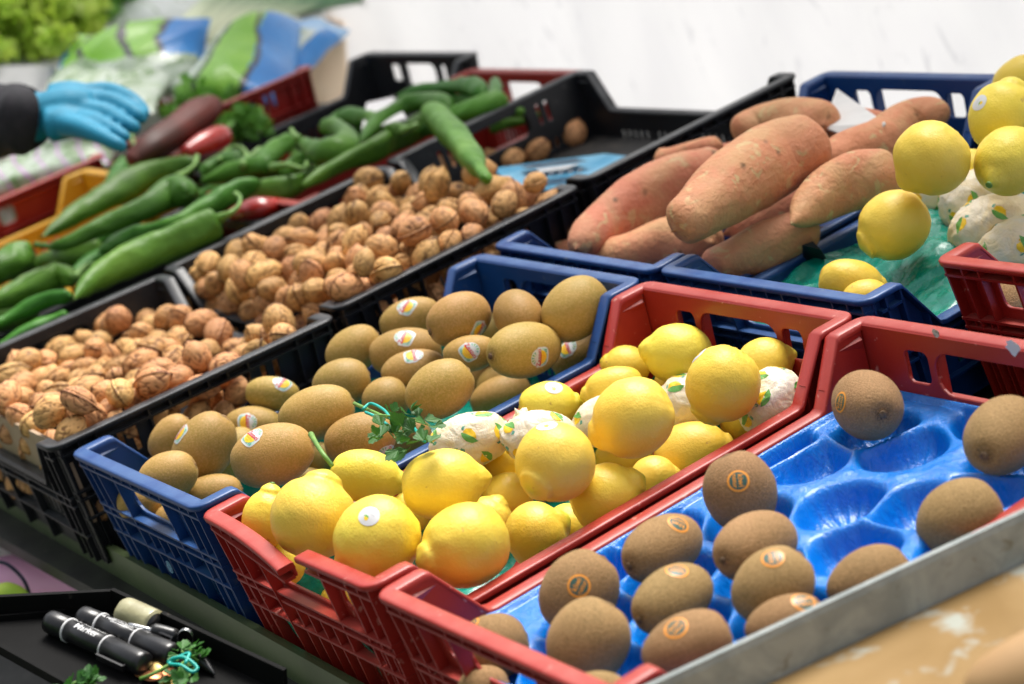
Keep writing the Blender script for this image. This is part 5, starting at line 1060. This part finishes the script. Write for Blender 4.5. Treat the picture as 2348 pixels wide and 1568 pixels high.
def lettuce(c, r, n, m, label, seed, flat=.7):
    rr = random.Random(seed); b = MB(); vv = []
    for k in range(n):
        d = Vector((rr.gauss(0, 1), rr.gauss(0, 1), rr.gauss(0, 1))).normalized(); p = d * r * rr.uniform(.45, 1); p = p - GUP * p.dot(GUP) * (1 - flat); x = (d + Vector((rr.uniform(-1, 1), rr.uniform(-1, 1), rr.uniform(-1, 1))) * .8).normalized(); y = x.cross(Vector((rr.uniform(-1, 1), rr.uniform(-1, 1), rr.uniform(-1, 1)))).normalized(); nn_ = x.cross(y); s = r * rr.uniform(.25, .5)
        V, F = grid(7, 7, lambda u, v: p + x * ((u - .5) * s * 1.4) + y * ((v - .5) * s * (1 - (u - .4) ** 2)) + nn_ * (s * .16 * math.sin(u * 9 + k) * math.cos(v * 11 + k) - s * (v - .5) ** 2)); b.add(V, F); vv += [abs((i % 7) / 6 - .5) < .1 and .9 or .1 for i in range(49)]
    me = mesh('lettuce', b.V, b.F, m, attr=vv); return top('lettuce', me, T(c), label, 'lettuce', 'lettuces at the far left')
lettuce(dp(60, 40, 3.5), .11, 330, M_LETT, 'bright yellow green lettuce in the top left corner', 1); lettuce(dp(215, 10, 3.7), .08, 200, M_LETD, 'darker green lettuce right of the bright one', 2); lettuce(dp(130, 92, 3.2), .03, 90, M_LETT, 'small loose lettuce leaves above the grey box', 3)
lettuce(dp(470, 255, 3.0), .06, 150, M_LETD, 'dark leafy greens behind the dark red pepper', 5); lettuce(dp(560, 285, 2.85), .035, 80, M_LETD, 'leafy greens under the small red crate', 6); lettuce(dp(-10, 110, 3.3), .03, 60, M_LETT, 'lettuce leaves at the left edge above the grey box', 7)
for k in range(7):
    a = dp(395 + 22 * k, 92 - 2 * k, 3.25 + .04 * k); e_ = dp(560 + 42 * k, -45 + 5 * k, 3.6 + .04 * k); md = (a + e_) / 2 + GUP * .01
    V, F, X = tube([a - a, md - a, e_ - a], [.014, .016, .024], 16, 8, shape=lambda t, ph: 1 + .15 * t * np.cos(2 * ph)); t = np.linspace(1, 0, len(X)).repeat(16); top('leek', mesh('leek', V, F, M_LEEK, attr=np.concatenate([t, [1, 0]])), T(a), ['leftmost leek behind the salad bags', 'second leek from the left behind the salad bags', 'third leek from the left behind the salad bags', 'middle leek of the row, fourth from the left', 'third leek from the right in the leek row', 'second leek from the right in the leek row', 'rightmost leek beside the tan board'][k], 'leek', 'leeks behind the salad bags')
bpy.context.view_layer.update()
